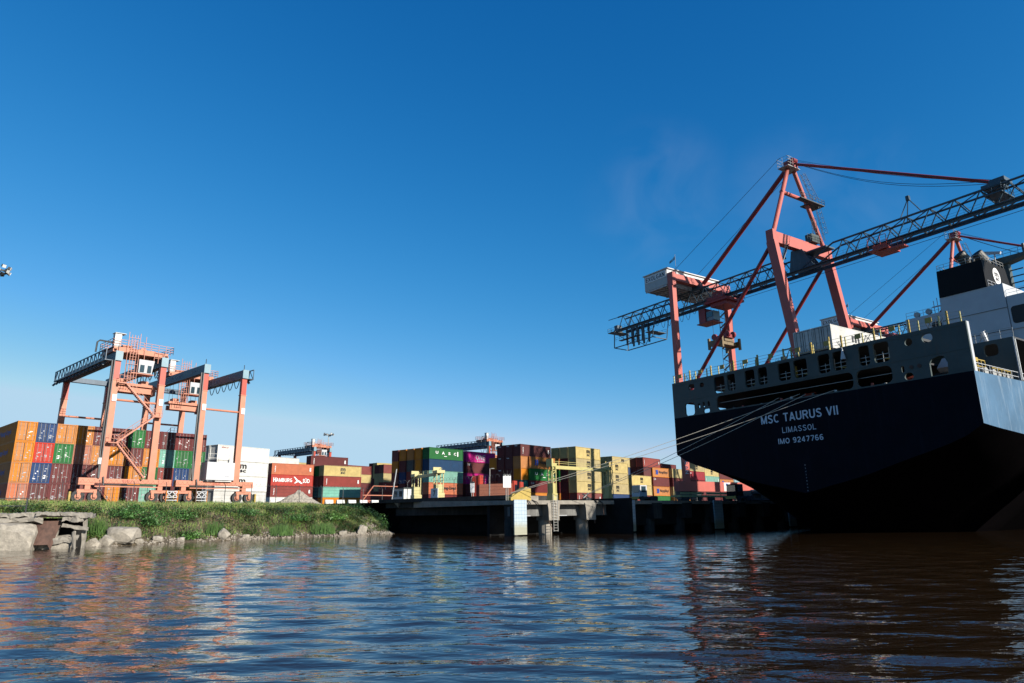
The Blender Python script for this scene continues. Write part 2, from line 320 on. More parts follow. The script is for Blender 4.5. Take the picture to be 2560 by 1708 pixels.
def lettering(code, root, h):
    def t(parts, m, name='lettering'):
        mb = MB()
        for s, x, z, wd, ht, bold in parts: text(mb, s, (x, YF, z), EX, EZ, wd, ht, bold)
        flat_build(mb, name, m, root)
    if code == 'msc': t([('m', 5.35, 1.45, 1.55, .85, True), ('sc', 5.4, .72, 1.45, .55, True)], 'ink')
    elif code == 'mscr': t([('m', 2.6, 1.45, 1.55, .85, True), ('sc', 2.65, .72, 1.45, .55, True)], 'ink')
    elif code == 'hl':
        t([('Hapag-Lloyd', 4.0, 1.0, 5.6, 1.05, True)], 'ink')
        mb = MB()
        for dx in (0, .75): mb.add([(1.9 + dx, YF, .8), (2.45 + dx, YF, .8), (2.75 + dx, YF, 1.4), (2.6 + dx, YF, 2.2), (2.05 + dx, YF, 2.2), (2.2 + dx, YF, 1.4)], [(0, 1, 2, 3, 4, 5)])
        flat_build(mb, 'emblem', 'inkb', root)
    elif code == 'hs':
        t([('HAMBURG', .7, 1.0, 5.3, .95, True), ('H', .62, .95, .8, 1.15, True), ('SÜD', 9.1, .85, 2.1, 1.3, True)], 'inkw')
        mb = MB(); mb.add([(6.35, YF, 2.45), (6.8, YF, 2.35), (7.7, YF, 1.55), (8.3, YF, 1.35), (9.1, YF, .62), (8.6, YF, .62), (7.9, YF, 1.05), (7.5, YF, 1.0), (6.9, YF, .68), (6.6, YF, .72), (7.25, YF, 1.35)], [(0, 1, 2, 10), (2, 3, 7, 10), (3, 4, 5, 6), (3, 6, 7), (10, 7, 8, 9)])
        flat_build(mb, 'emblem', 'inkw', root)
    elif code == 'uasc': t([('U', 2.2, 1.35, .9, .7, True), ('A', 4.4, 1.25, 1.0, .75, True), ('S', 6.7, 1.25, .8, .7, True), ('C', 8.7, 1.25, .9, .7, True), ('I', 10.0, 1.0, .35, 1.2, True), ('_', 5.2, .75, 1.0, .14, True)], 'inkw')
    elif code == 'one': t([('ONE', 3.9, .75, 4.0, 1.35, True)], 'inkg'); t([('OCEAN', 4.4, .3, 3.4, .24, True)], 'inkw')
    elif code == 'num': t([('CAXU', .75, .55, .28, .14, False), ('4\n2\n8\n0\n1', .8, .6, .3, 1.6, True), ('GES', 11.0, 1.0, .4, 1.0, False)], 'inkw')
    elif code == 'wfr': t([('SEACO', .8, 2.3, 1.6, .3, True)], 'inkr')
    elif code == 'cai': t([('CAI', .5, 2.0, 1.2, .5, True)], 'inkw')
    elif code == 'kl': t([('K LINE', 3.0, 1.2, 4, .8, True)], 'inkw')
    elif code == 'end':    # letters on the short left end
        mb = MB(); text(mb, 'tex', (-.012, 1.9, h - .5), (0, -1, 0), EZ, .9, .28, True); flat_build(mb, 'lettering', 'inkw', root)
ORD = ['', 'first', 'second', 'third', 'fourth', 'fifth', 'sixth', 'seventh', 'eighth', 'ninth', 'tenth', 'eleventh']
def tier_name(i, n): return 'top' if i == 0 else 'bottom' if i == n - 1 else {1: 'second from top', 2: 'third from top', 3: 'fourth from top', 4: 'fifth from top'}[i]
def container(spec, loc, rz, h, label, group):
    code, _, logo = spec.partition(':')
    root = thing('shipping_container', label, 'container', loc, rz, group)
    body, frame = CM[h]
    put('body', body, M[code], root); put('frame', frame, M[code], root)
    if logo:
        for lg in logo.split('+'): lettering(lg, root, h)
    return root
def block(px, py, xe, n, h, stacks, bname, pitch=2.62, length=CL):
    """stack corner seen at (px,py); xe = where the long side ends; stacks = tiers top to bottom, first the long-side stack, then its neighbours to the left"""
    z = GZ + n * h; P = az(px, py, z); best = 48
    if xe:
        best = min((abs(proj(P + Dv(a) * CL)[0] - xe), a) for a in [44 + .5 * i for i in range(31)])[1]
    dA, dB = Dv(best), Dv(best + 90)
    for k, tiers in enumerate(stacks):
        m = len(tiers)
        for i, sp in enumerate(tiers):
            base = P + dB * (k * pitch); zz = GZ + (m - 1 - i) * h
            jx = random.uniform(-.05, .05)
            st = ('end stack ' if len(stacks) > 1 else 'stack ') if k == 0 else f'{ORD[k]} stack left, '
            lb = f"{COLNAME[sp[0]]} container, {tier_name(i, m)}, {st}{bname}"
            container(sp, (base.x + dA.x * jx, base.y + dA.y * jx, zz), best + random.uniform(-.15, .15), h, lb, 'containers stacked in the yard')
    return P, best
def hidden(n, c='m'): return [c] * n
# ---- end-on block behind the gantry cranes: doors face the water
LB = az(46, 1051.5, GZ + 11.6)
cols = ['ooos', 'brbm', 'ogmm', 'osmf', 'momm', 'momo', 'gmom', 'moyt', 'mtfm', 'mgbm', 'mgko']
cols[7] = 'mogt'
for ci, cc in enumerate(cols):
    for i, c in enumerate(cc):
        b, f, d, bar, mk, gk_ = DM[2.9]; p = LB + A48 * (ci * 2.475); zz = GZ + (3 - i) * 2.9
        rt_ = thing('shipping_container', f"{COLNAME[c]} container seen doors-on, {tier_name(i, 4)}, {ORD[ci + 1]} column of the block behind the gantries", 'container', (p.x, p.y, zz), 48, 'containers stacked in the yard')
        put('body', b, M[c], rt_); put('frame', f, M[c], rt_)
        put('gasket_gap_shade', gk_, M['black'], rt_)
        for x in (.15, CW / 2 + .015):
            dd = put('door', d, M[c], rt_, (x, 0, 0)); put('locking_bar', bar, M['rod'], dd)
            if (ci * 7 + i * 3 + (x > 1)) % 3 or c in 'mbrg': put('lettering', mk[(ci * 5 + i * 3 + int(x * 2)) % 6], M['inkg' if (ci + i) % 3 else 'inkw'], dd)
        if ci == 0:
            mb = MB(); text(mb, 'Hapag-Lloyd', (-.012, 9.3, 1.0), (0, -1, 0), EZ, 6.2, 1.0); flat_build(mb, 'lettering', 'inkb', rt_)
# ---- side-on stacks
block(546, 1111, 665, 4, 2.9, [['w:wfr', 'w:msc', 'w:msc', 'w'], ['w', 'w', 'w', 'w']], 'of white reefers')
block(664, 1140, 737, 5, 2.9, [['w', 'w', 'm', 'm', 'm']], 'behind the white reefers')
block(681, 1157.3, 785, 4, 2.9, [['s:num', 'r:hs', 'f:num', 'w']], 'with the bright red one')
block(811, 1163, 904, 4, 2.9, [['y:msc', 'f:num', 't', 'o'], ['g', 'f', 'd', 'm']], 'beside the rubble mound')
block(778, 1139, 870, 5, 2.9, [['m:num', 'm', 'm', 'm', 'm']], 'rising behind the rubble mound', 2.62)
block(722, 1154, 790, 5, 2.9, [['y', 'm', 'm']+['m', 'm']], 'peeking between white and maroon boxes')
block(855, 1161.5, 929, 5, 2.6, [['f', 'y:mscr', 'm', 'm', 'm']], 'left of the wharf end')
block(960, 1161, None, 5, 2.9, [['f', 'y', 'f:num', 'f', 'y'], ['m', 'y', 'y', 'm', 'm']], 'just left of the wharf')
block(943, 1157, None, 6, 2.9, [['y', 'y', 'm', 'm', 'm', 'm'], ['m', 'm', 'm', 'm', 'm', 'm']], 'behind the wharf end')
block(1074, 1117.4, 1158, 5, 2.9, [['g:uasc', 'n', 't', 's:hl', 'm'], ['o', 'o', 'f', 'f', 'm'], ['o', 'k', 'f', 'm', 'm'], ['o', 'm', 'b', 'm', 'm'], ['f', 'o', 'f', 'm', 'm']], 'of the green-topped stacks', 2.95)
block(1165, 1127.4, 1238, 5, 2.9, [['p:one', 'm:cai', 'p:one', 'm', 'm']], 'topped by magenta')
block(1301, 1109.5, 1376, 5, 2.9, [['m:num+end', 'o', 'o', 'd', 'm'], ['m:end', 'm:end', 'm', 'm', 'm'], ['m:end', 'm:end', 'm:end', 'f', 'm'], ['o', 'm', 'f', 'm']], 'of the tall maroon row')
block(1323, 1140.8, 1399, 4, 2.9, [['o:hl', 'g:uasc', 'm:cai', 'o:hl']], 'before the tall maroon row')
block(1439, 1115.7, 1500, 5, 2.9, [['y:msc', 'y:msc', 'y:msc', 'y:msc', 'f:num'], ['y', 'm', 'm', 'm', 'm'], ['y', 'm', 'm', 'm', 'm']], 'of the tallest yellow boxes')
block(1530, 1140.4, 1582, 5, 2.9, [['y:msc', 'b', 'y', 'y', 'y'], ['y', 'm', 'y', 'y', 'y']], 'rising behind the second yellow stack')
block(1513, 1153.3, 1569, 4, 2.9, [['y:msc', 'y:msc', 'y:msc', 'b'], ['m', 'm', 'm', 'm']], 'with three yellow above blue')
block(1607, 1142.9, 1650, 5, 2.9, [['f:num', 'm', 'o', 'm', 'm'], ['m', 'm', 'o', 'm', 'm']], 'behind the two-logo yellow stack')
block(1652, 1158.5, 1690, 5, 2.9, [['m', 'm', 'm', 'm', 'm']], 'low dark one behind orange')
block(1579, 1187.2, 1628, 3, 2.9, [['y:msc', 'y:msc', 'f:num']], 'three high near the white cab')
block(1631, 1168.5, 1678, 4, 2.9, [['o:hl', 'm:cai', 'o:hl', 'g'], ['o', 'm', 'o', 'm']], 'orange-topped by the crane leg')
block(1680, 1171.5, 1722, 4, 2.9, [['y', 'm', 'y', 'o']], 'just left of the crane leg')
block(1721, 1155.8, 1760, 5, 2.9, [['y:msc', 'c:cai', 'm', 'm', 'm']], 'right of the crane leg')
block(1761, 1171, 1796, 5, 2.9, [['y:msc', 't:num', 'm', 'm', 'm']], 'with seafoam over the sill beam')
block(1798, 1181, 1832, 5, 2.9, [['m', 'o:hl', 'm', 'm', 'm']], 'orange below maroon past seafoam')
block(1883, 1204, 1911, 4, 2.9, [['y', 'm:cai', 'm', 'm'], ['f', 'o', 'm', 'm']], 'under the stern beyond the crane')
block(1914, 1211, 1940, 4, 2.9, [['o', 'o:hl', 'm', 'm']], 'far orange under the stern')
block(1942, 1217, 1968, 4, 2.9, [['m', 'y', 'm', 'm']], 'farthest right under the stern')

# ================================================================ water and ground
def plane_obj(name, pts, m, z=None, kind='structure'):
    mb = MB(); mb.add([(p[0], p[1], p[2] if z is None else z) for p in pts], [tuple(range(len(pts)))])
    me = bpy.data.meshes.new(name); me.from_pydata(mb.v, [], mb.f); o = put(name, me, m); struct(o, kind); return o
wm = bpy.data.materials.new('river water'); wm.use_nodes = True
n = wm.node_tree.nodes; l = wm.node_tree.links; b = n['Principled BSDF']
b.inputs['Base Color'].default_value = (.014, .008, .0035, 1); b.inputs['Roughness'].default_value = .03; b.inputs['IOR'].default_value = 1.37
tc = n.new('ShaderNodeTexCoord')
def wn(scale, sx, rot, detail=3, dist=.0):
    mp = n.new('ShaderNodeMapping'); mp.inputs['Rotation'].default_value = (0, 0, R(rot)); mp.inputs['Scale'].default_value = (sx, 1, 1)
    z = n.new('ShaderNodeTexNoise'); z.inputs['Scale'].default_value = scale; z.inputs['Detail'].default_value = detail; z.inputs['Roughness'].default_value = .55; z.inputs['Distortion'].default_value = dist
    l.new(tc.outputs['Object'], mp.inputs[0]); l.new(mp.outputs[0], z.inputs[0]); return z.outputs['Fac']
prev = None
for sc, sx, ro, dist, det in ((1.2, .4, 12, .042, 1), (3.6, .4, -14, .021, 1), (9.5, .5, 12, .005, 1)):
    bp = n.new('ShaderNodeBump'); bp.inputs['Strength'].default_value = 1; bp.inputs['Distance'].default_value = dist
    l.new(wn(sc, sx, ro, det, .4), bp.inputs['Height'])
    if prev: l.new(prev, bp.inputs['Normal'])
    prev = bp.outputs[0]
l.new(prev, b.inputs['Normal'])
# real swell close to the boat, flat farther out: one sheet
mb = MB(); NX, NY = 300, 300
ys = [4 + 66 * (j / NY) ** 1.6 for j in range(NY + 1)]
def swell(x, y):
    k = 1.7 * max(0, min(1, (72 - y) / 30))
    return k * (.010 * math.sin(.8 * x + 4.1 * y + 1.1 * math.sin(.31 * x + .2 * y)) + .010 * math.sin(-1.3 * x + 3.1 * y + 1.6 * math.sin(.27 * x - .5 * y)) + .005 * math.sin(2.0 * x + 7.2 * y + 1.6 * math.sin(.6 * x + .3 * y)) + .010 * math.sin(.35 * x + 1.25 * y + .9 * math.sin(.22 * x)))
vs = []
for y in ys:
    hw = y * .95 + 5
    for i in range(NX + 1): x = (i / NX * 2 - 1) * hw; vs.append((x, y, swell(x, y)))
W1 = NX + 1
mb.add(vs, [(j * W1 + i, j * W1 + i + 1, (j + 1) * W1 + i + 1, (j + 1) * W1 + i) for j in range(NY) for i in range(NX)])
last = NY * W1; k0 = len(mb.v)
mb.v += [(-4000, 70, 0), (-4000, 4000, 0), (4000, 4000, 0), (4000, 70, 0), (-4000, -60, 0), (4000, -60, 0), (-8.8, -60, 0), (8.8, -60, 0)]
mb.f.append((k0, last, last + NX, k0 + 3, k0 + 2, k0 + 1))
mb.f.append((k0 + 4, k0 + 6, 0) + tuple(j * W1 for j in range(1, NY + 1)) + (k0,))
mb.f.append((k0 + 7, k0 + 5, k0 + 3) + tuple(j * W1 + NX for j in range(NY, -1, -1)))
mb.f.append((k0 + 6, k0 + 7) + tuple(range(NX, -1, -1)))
me = bpy.data.meshes.new('water'); me.from_pydata(mb.v, [], mb.f)
for p in me.polygons: p.use_smooth = True
struct(put('water', me, wm))

# bank: waterline to crest to yard edge
WL = [(-95, 18), (-62, 45), (-45.9, 63.4), (-39.3, 68.8), (-31.4, 86.1), (-22.5, 97.0), (-18.3, 104.5), (-19.5, 112)]
INL = Vector((-.77, .64, 0))
def wl(t):
    t = max(0, min(len(WL) - 1.0001, t)); i = int(t); a, c = Vector((*WL[i], 0)), Vector((*WL[i + 1], 0)); return a.lerp(c, t - i)
from mathutils import noise
def prof(d):
    P = [(-2.5, -1.0), (0, -.05), (1.2, .35), (3, 1.3), (6, 2.55), (9, 3.35), (12, 3.8), (20, 4.35), (27, 4.76), (60, 4.78)]
    for (a, za), (c, zc) in zip(P[:-1], P[1:]):
        if d <= c: return za + (zc - za) * (d - a) / (c - a)
    return 4.78
def bank_pt(t, d):
    p = wl(t) + INL * d
    nz = noise.noise(Vector((p.x * .35, p.y * .35, 3))) ; amp = .45 * max(0, min(1, d / 3)) * max(0, 1 - d / 20)
    q = p + INL * (noise.noise(Vector((p.x * .2, p.y * .2, 9))) * 1.2 if d < 8 else 0)
    return Vector((q.x, q.y, prof(d) + nz * amp))
ts = [i * .1 for i in range(0, 71)]; ds = [-2.5, -1, -.3, .2, .7, 1.2, 2, 3, 4, 5, 6, 7, 8, 9, 10, 11, 12, 14, 17, 20, 24, 27, 60]
mb = MB(); mb.add([bank_pt(t, d) for t in ts for d in ds], [(i * len(ds) + j, i * len(ds) + j + 1, (i + 1) * len(ds) + j + 1, (i + 1) * len(ds) + j) for i in range(len(ts) - 1) for j in range(len(ds) - 1)])
struct(mb.build('bank_ground', 'soil'))
qp = lambda x, y, z=0: P0 + Q * x + T * y + Vector((0, 0, z))
e1 = [wl(t) + INL * 26 for t in (0, 1, 2, 3, 4, 5, 6, 6.9)]
pts = [(-3500, -200, 4.74)] + [(p.x, p.y, 4.74) for p in e1] + [(-17, 113, 4.74), tuple(qp(14, 32, 4.74)), tuple(qp(400, 32, 4.74)), (3500, 900, 4.74), (3500, 5500, 4.74), (-3500, 5500, 4.74)]
yard = plane_obj('yard_ground', pts, 'yard')

# grass and weeds on the bank: many separate blades, one mass
gm = mat('grass blades', (.17, .27, .045), .7, .7, .5); gm2 = mat('dry grass', (.34, .28, .13), .8, .4, .8); wmat = mat('weed leaves', (.08, .2, .03), .6, .6, .9)
def scatter(name, N, m, hmin, hmax, wid, dens, dr, lean=.35, kind='stuff', leaf=False, tr=(1.7, 6.9)):
    mb = MB(); c = 0
    while c < N:
        t = random.uniform(*tr); d = random.uniform(*dr); p = bank_pt(t, d)
        if noise.noise(Vector((p.x * .45, p.y * .45, dens))) < (random.uniform(-.5, .25) if not leaf else random.uniform(-.08, .2)): continue
        c += 1; hh = random.uniform(hmin, hmax) * (1 + .9 * max(0, noise.noise(Vector((p.x * .3, p.y * .3, dens + 5)))))
        a = random.uniform(0, 6.28); dx, dy = math.cos(a), math.sin(a)
        if leaf:
            q = p + Vector((random.uniform(-.2, .2), random.uniform(-.2, .2), random.uniform(0, hh))); e = random.uniform(-.5, .6); s_ = wid * random.uniform(.6, 1.4)
            mb.add([q, q + Vector((dx * s_ + dy * s_ * .5, dy * s_ - dx * s_ * .5, e * s_)), q + Vector((dx * 2 * s_, dy * 2 * s_, e * 2 * s_)), q + Vector((dx * s_ - dy * s_ * .5, dy * s_ + dx * s_ * .5, e * s_))], [(0, 1, 2, 3)])
        else:
            L = Vector((random.uniform(-lean, lean) * hh, random.uniform(-lean, lean) * hh, hh))
            mb.add([p + Vector((-dx * wid / 2, -dy * wid / 2, -.05)), p + Vector((dx * wid / 2, dy * wid / 2, -.05)), p + L], [(0, 1, 2)])
    me = bpy.data.meshes.new(name); me.from_pydata(mb.v, [], mb.f); o = put(name, me, m); o['kind'] = kind
    return o
scatter('grass', 42000, gm, .15, .5, .07, 1.0, (1.2, 25))
scatter('dry_grass', 15000, gm2, .15, .55, .05, 11.0, (1.5, 25))
scatter('weeds', 26000, wmat, .25, 1.0, .11, 23.0, (1.0, 12), leaf=True)
scatter('dark_weeds', 34000, mat('dark weed leaves', (.035, .1, .02), .6, .5, .9), .3, 1.35, .11, 51.0, (.8, 10), leaf=True)
scatter('brown_weeds', 9000, mat('withered weed leaves', (.2, .13, .06), .8, .4, .9), .2, .7, .1, 77.0, (.8, 10), leaf=True)
# bushes one can tell apart
def bush(px, py, rad, hgt, label, m=wmat, reeds=False):
    # placed on the slope where its foot is seen
    best = min(((abs(proj(bank_pt(t, d))[0] - px) + 3 * abs(proj(bank_pt(t, d))[1] - py), t, d) for t in [1.8 + .05 * i for i in range(100)] for d in (.6, 1.2, 2, 3, 4, 5, 6, 7.5, 9)), key=lambda a: a[0])
    p = bank_pt(best[1], best[2]); mb = MB()
    for i in range(int((700 if not reeds else 160) * rad)):
        if reeds:
            a = random.uniform(0, 6.28); r_ = random.uniform(0, rad); q = Vector((math.cos(a) * r_, math.sin(a) * r_, -.05)); L = Vector((random.uniform(-.35, .35), random.uniform(-.35, .35), 1)) * hgt * random.uniform(.6, 1)
            mb.add([q - Vector((.05, 0, 0)), q + Vector((.05, 0, 0)), q + L], [(0, 1, 2)])
        else:
            v = Vector((random.gauss(0, .5), random.gauss(0, .5), abs(random.gauss(0, .5)))); 
            if v.length > 1.25: v *= 1.25 / v.length
            k = 1 + .45 * noise.noise(v * 2.2 + p); q = Vector((v.x * rad * k, v.y * rad * k, v.z * hgt * .8 * k)); s_ = random.uniform(.06, .15)
            n_ = Vector((random.gauss(0, 1), random.gauss(0, 1), random.gauss(.6, 1))).normalized(); u = n_.orthogonal().normalized() * s_; w_ = n_.cross(u)
            mb.add([q + u, q + w_ * .6, q - u, q - w_ * .6], [(0, 1, 2, 3)])
    me = bpy.data.meshes.new('bush'); me.from_pydata(mb.v, [], mb.f)
    o = put('reed_clump' if reeds else 'bush', me, m, None, p); tag(o, label, 'reeds' if reeds else 'bush', 'shrubs and reeds on the bank'); return o
bm2 = mat('bush leaves', (.055, .16, .025), .6, .5, 1.2); bm3 = mat('reed leaves', (.1, .2, .045), .6, .4, 1)
bush(300, 1300, 1.6, 1.5, 'dark green bush above the pale round boulder', bm2)
bush(385, 1316, 1.7, 2.0, 'tallest dark green bush, at the waterline left of the bank centre', bm2)
bush(345, 1262, 1.0, 1.0, 'small dark bush on the crest below the left gantry crane', bm2)
bush(445, 1300, 1.5, 1.3, 'wide dark bush halfway down the bank under the gantry wheels', bm2)
bush(480, 1345, 1.2, 1.1, 'low yellowish green bush overhanging the stones at the water', wmat)
bush(735, 1300, 1.9, 1.2, 'bushy green mound below the rubble heap', bm2)
bush(830, 1300, 1.7, 1.2, 'green bush halfway down the bank left of the wharf', wmat)
bush(620, 1285, 1.5, 1.0, 'green bush on the bank below the white container stack', bm2)
bush(978, 1320, .9, 2.0, 'creeper bush hanging beside the dark wharf end', bm2)
bush(252, 1330, .9, 1.9, 'tall reeds beside the broken jetty', bm3, True)
bush(535, 1340, .9, 1.7, 'reed clump at the water right of the bank centre', bm3, True)
bush(700, 1335, 1.6, 1.6, 'wide reed clump at the water below the rubble heap', bm3, True)
bush(800, 1333, 1.8, 1.7, 'broad reed clump at the water near the grey boulder', bm3, True)

# rocks
def rock_mesh(sx, sy, sz, seed, sub=3, rough=.3, flat=0):
    bm = bmesh.new(); bmesh.ops.create_icosphere(bm, subdivisions=sub, radius=1)
    for v in bm.verts:
        k = 1 + rough * noise.noise(v.co * 1.1 + Vector((seed, 0, 0))) + rough * .35 * noise.noise(v.co * 3 + Vector((0, seed, 0)))
        c = v.co * k
        c = Vector([max(-.78, min(.78, q)) for q in c]) * 1.15
        v.co = Vector((c.x * sx, c.y * sy, c.z * sz))
    me = bpy.data.meshes.new('boulder'); bm.to_mesh(me); bm.free(); return me
def boulder(px, py, w_, h_, label, m='rock', seed=1, Y=None, z=None, rot=0):
    p = az(px, py, -.15)
    if px > 225:
        best = min(((abs(proj(bank_pt(t, d))[0] - px) + 3 * abs(proj(bank_pt(t, d))[1] - py), t, d) for t in [1.5 + .04 * i for i in range(130)] for d in (-.4, 0, .4, .8, 1.2, 1.8, 2.4, 3)), key=lambda a: a[0]); p = bank_pt(best[1], best[2])
    o = put('boulder', rock_mesh(w_ / 2, w_ / 2.6, h_ / 2, seed), m, None, (p.x, p.y, p.z + h_ * .36)); o.rotation_euler = (R(4), R(rot), R(seed * 40 % 25)); tag(o, label, 'boulder', 'boulders along the shore'); return o
boulder(28, 1380, 3.9, 3.0, 'big pale concrete boulder in the bottom left corner of the shore', seed=3, rot=4)
boulder(133, 1376, 2.9, 1.5, 'flat-topped brownish boulder in front of the rusty plate', seed=8, rot=-8)
boulder(301, 1352, 3.2, 1.7, 'smooth white boulder half buried in weeds', seed=12, rot=3)
boulder(262, 1368, 1.3, 1.2, 'broken pale slab leaning at the jetty end', seed=15, rot=35)
boulder(905, 1337, 1.4, 1.5, 'grey upright boulder at the water near the wharf', seed=18, rot=20)
boulder(395, 1356, 1.1, .7, 'small rounded grey boulder below the tall bush', seed=21)
boulder(455, 1354, .8, .6, 'little grey boulder right of the tall bush', seed=22)
boulder(560, 1345, 1.3, 1.2, 'slanted grey rock slab among the reeds', seed=24, rot=40)
boulder(75, 1345, 1.6, 1.4, 'pale stone block wedged under the jetty deck', seed=31, rot=10)
boulder(190, 1372, 1.1, 1.0, 'cracked pale block at the foot of the jetty post', seed=33, rot=-20)
boulder(228, 1371, .9, 1.3, 'thin upright slab at the foot of the jetty post', seed=35, rot=60)
boulder(150, 1374, 1.5, 1.2, 'angular block at the water between the flat boulder and the jetty post', seed=41, rot=25)
boulder(95, 1352, 1.2, 1.0, 'small pale block between the two biggest boulders', seed=43, rot=-30)
boulder(240, 1372, 1.0, .9, 'low pale stone right of the jetty post', seed=45, rot=15)
boulder(345, 1360, .9, .6, 'small grey stone right of the smooth white boulder', seed=47)
boulder(620, 1347, .9, .6, 'small pale stone at the water in the middle of the bank', seed=49)
boulder(860, 1339, 1.1, .7, 'low wide stone left of the upright grey boulder', seed=51)
mb = MB(); c = 0
while c < 2600:
    t = random.uniform(1.6, 6.9); d = random.uniform(-.5, 1.7)
    if random.random() < .42: t = random.uniform(5.6, 6.9); d = random.uniform(0, 6)
    p = bank_pt(t, d); c += 1; s_ = random.uniform(.06, .26); k = len(mb.v)
    a = [p + Vector((random.uniform(-1, 1) * s_ * 1.3, random.uniform(-1, 1) * s_, random.uniform(-.2, 1) * s_)) for _ in range(6)]
    mb.add([p + Vector((s_, 0, 0)), p + Vector((0, s_, .3 * s_)), p + Vector((-s_, 0, .1 * s_)), p + Vector((0, -s_, .2 * s_)), p + Vector((random.uniform(-.4, .4) * s_, 0, s_ * .9)), p + Vector((0, 0, -s_))], [(0, 1, 4), (1, 2, 4), (2, 3, 4), (3, 0, 4), (1, 0, 5), (2, 1, 5), (3, 2, 5), (0, 3, 5)])
me = bpy.data.meshes.new('shore_stones'); me.from_pydata(mb.v, [], mb.f); struct(put('shore_stones', me, mat('shore stones', (.27, .235, .19), .9, .5, 3)), 'stuff')
# rubble mound in front of the red stack
def mound(px, py, w_, h_, name, label, m='rock', seed=5):
    p = ap(px, py, LB - B48 * 2 , 48); bm = bmesh.new(); bmesh.ops.create_grid(bm, x_segments=44, y_segments=30, size=1)
    for v in bm.verts:
        r = min(1, v.co.length); z = (1 - r) ** 1.05 * h_ * (1 + .25 * noise.noise(v.co * 3 + Vector((seed, 0, 0))))
        v.co = Vector((v.co.x * w_ / 2, v.co.y * w_ / 3, z + .28 * noise.noise(v.co * 11) * (1 - r * .7) - .1 + .12 * random.random()))
    me = bpy.data.meshes.new(name); bm.to_mesh(me); bm.free(); o = put(name, me, m, None, (p.x, p.y, GZ)); o.rotation_euler = (0, 0, R(48)); tag(o, label, 'rubble heap'); return o
mound(745, 1262, 9.5, 2.6, 'rubble_heap', 'grey heap of concrete rubble behind the fence below the red stack')

# ---- broken jetty bottom left
J = az(0, 1376, 0); jr = 20
jt = thing('broken_jetty', 'collapsed concrete jetty with cracked deck and tilted posts on the left shore', 'jetty', (J.x, J.y, 0), jr); jt.scale = (.66, .9, .98)
random.seed(3)
def rough(name, p, q, w_, h_, m, parent, seg=.35, amp=.1, seed=0):
    p = Vector(p); q = Vector(q); d = q - p; L = d.length; bm = bmesh.new(); bmesh.ops.create_cube(bm, size=1)
    bmesh.ops.scale(bm, vec=(L, w_, h_), verts=bm.verts)
    cuts = max(2, min(14, int(L / seg))); bmesh.ops.subdivide_edges(bm, edges=bm.edges, cuts=cuts, use_grid_fill=True)
    for v in bm.verts:
        n_ = noise.noise_vector(v.co * 1.3 + Vector((seed * 7.1, 0, 0))) * amp * 1.6 + noise.noise_vector(v.co * 4 + Vector((0, seed * 3.3, 0))) * amp * .7
        v.co += n_
    bm.transform(Matrix.Translation((p + q) / 2) @ d.to_track_quat('X', 'Z').to_matrix().to_4x4())
    me = bpy.data.meshes.new(name); bm.to_mesh(me); bm.free(); return put(name, me, m, parent)
# deck broken into tilted slabs with gaps
for i, (x0, x1, t0, t1, y0) in enumerate(((-9, -4.2, 0, .05, 0), (-4.1, -.6, .05, -.05, -.4), (-.5, 3.6, -.08, .06, .1), (3.7, 6.4, .08, .0, -.3), (6.5, 9.7, .02, -.1, .0))):
    rough('deck_slab', (x0, 2.0 + y0, 3.05 + t0), (x1, 2.0 + y0, 3.05 + t1), 4.4, .34, 'conc', jt, .3, .11, i)
rough('edge_beam', (-9, .1, 2.65), (4.3, .1, 2.6), .4, .45, 'conc', jt, .35, .16, 7)
rough('edge_beam', (6.6, .05, 2.68), (9.3, .1, 2.6), .4, .4, 'conc', jt, .3, .16, 9)
for i, (x, lean, h0, zb_) in enumerate(((9.2, .15, 2.7, -.5), (6.1, -.5, 2.6, -.5), (2.6, .4, 2.6, -.5), (-3, .1, 2.7, -.5))): rough('post', (x + lean, 1.0, zb_), (x, 1.0, h0), .42, .42, 'conc', jt, .3, .07, i + 11)
rough('fallen_beam', (6.6, .5, 2.1), (9.9, .3, 1.7), .3, .32, 'conc', jt, .3, .06, 21)
rough('fallen_beam', (4.6, .2, .5), (8.8, .1, .95), .5, .55, 'conc', jt, .3, .12, 22)
rough('fallen_beam', (8.3, .0, 1.5), (8.7, -.3, -.2), .3, .34, 'conc', jt, .3, .08, 23)
rough('broken_wall', (-8.5, .9, 1.6), (2.2, .9, 1.7), .7, 1.5, 'conc', jt, .4, .35, 25)
rough('broken_wall', (2.5, 1.6, .6), (5.5, 1.7, 1.2), .8, .8, 'conc', jt, .4, .3, 26)
mb = MB(); N_ = 9
vs = [(3.0 + 3.4 * i / N_ - .1 * j, .8 - .25 * j - .5 * math.sin(math.pi * i / N_), 2.5 - j * .42 - (.25 if i in (0, N_) else 0) * j * .4) for j in range(6) for i in range(N_ + 1)]
mb.add(vs, [(j * (N_ + 1) + i, j * (N_ + 1) + i + 1, (j + 1) * (N_ + 1) + i + 1, (j + 1) * (N_ + 1) + i) for j in range(5) for i in range(N_)])
mb.build('rusted_plate', 'rust', jt)
MB().box(-9, 3.6, -.5, 8.5, 4.3, 2.75).build('back_wall', 'wetc', jt)
mb = MB(); mb.rails([(-9, .3, 3.2), (2.1, .3, 3.2)], 1.35, 5.5, .05); mb.beam((2.1, .3, 2.9), (2.1, .3, 4.6), .14, .14); mb.build('railing', 'dark', jt)
random.seed(11)

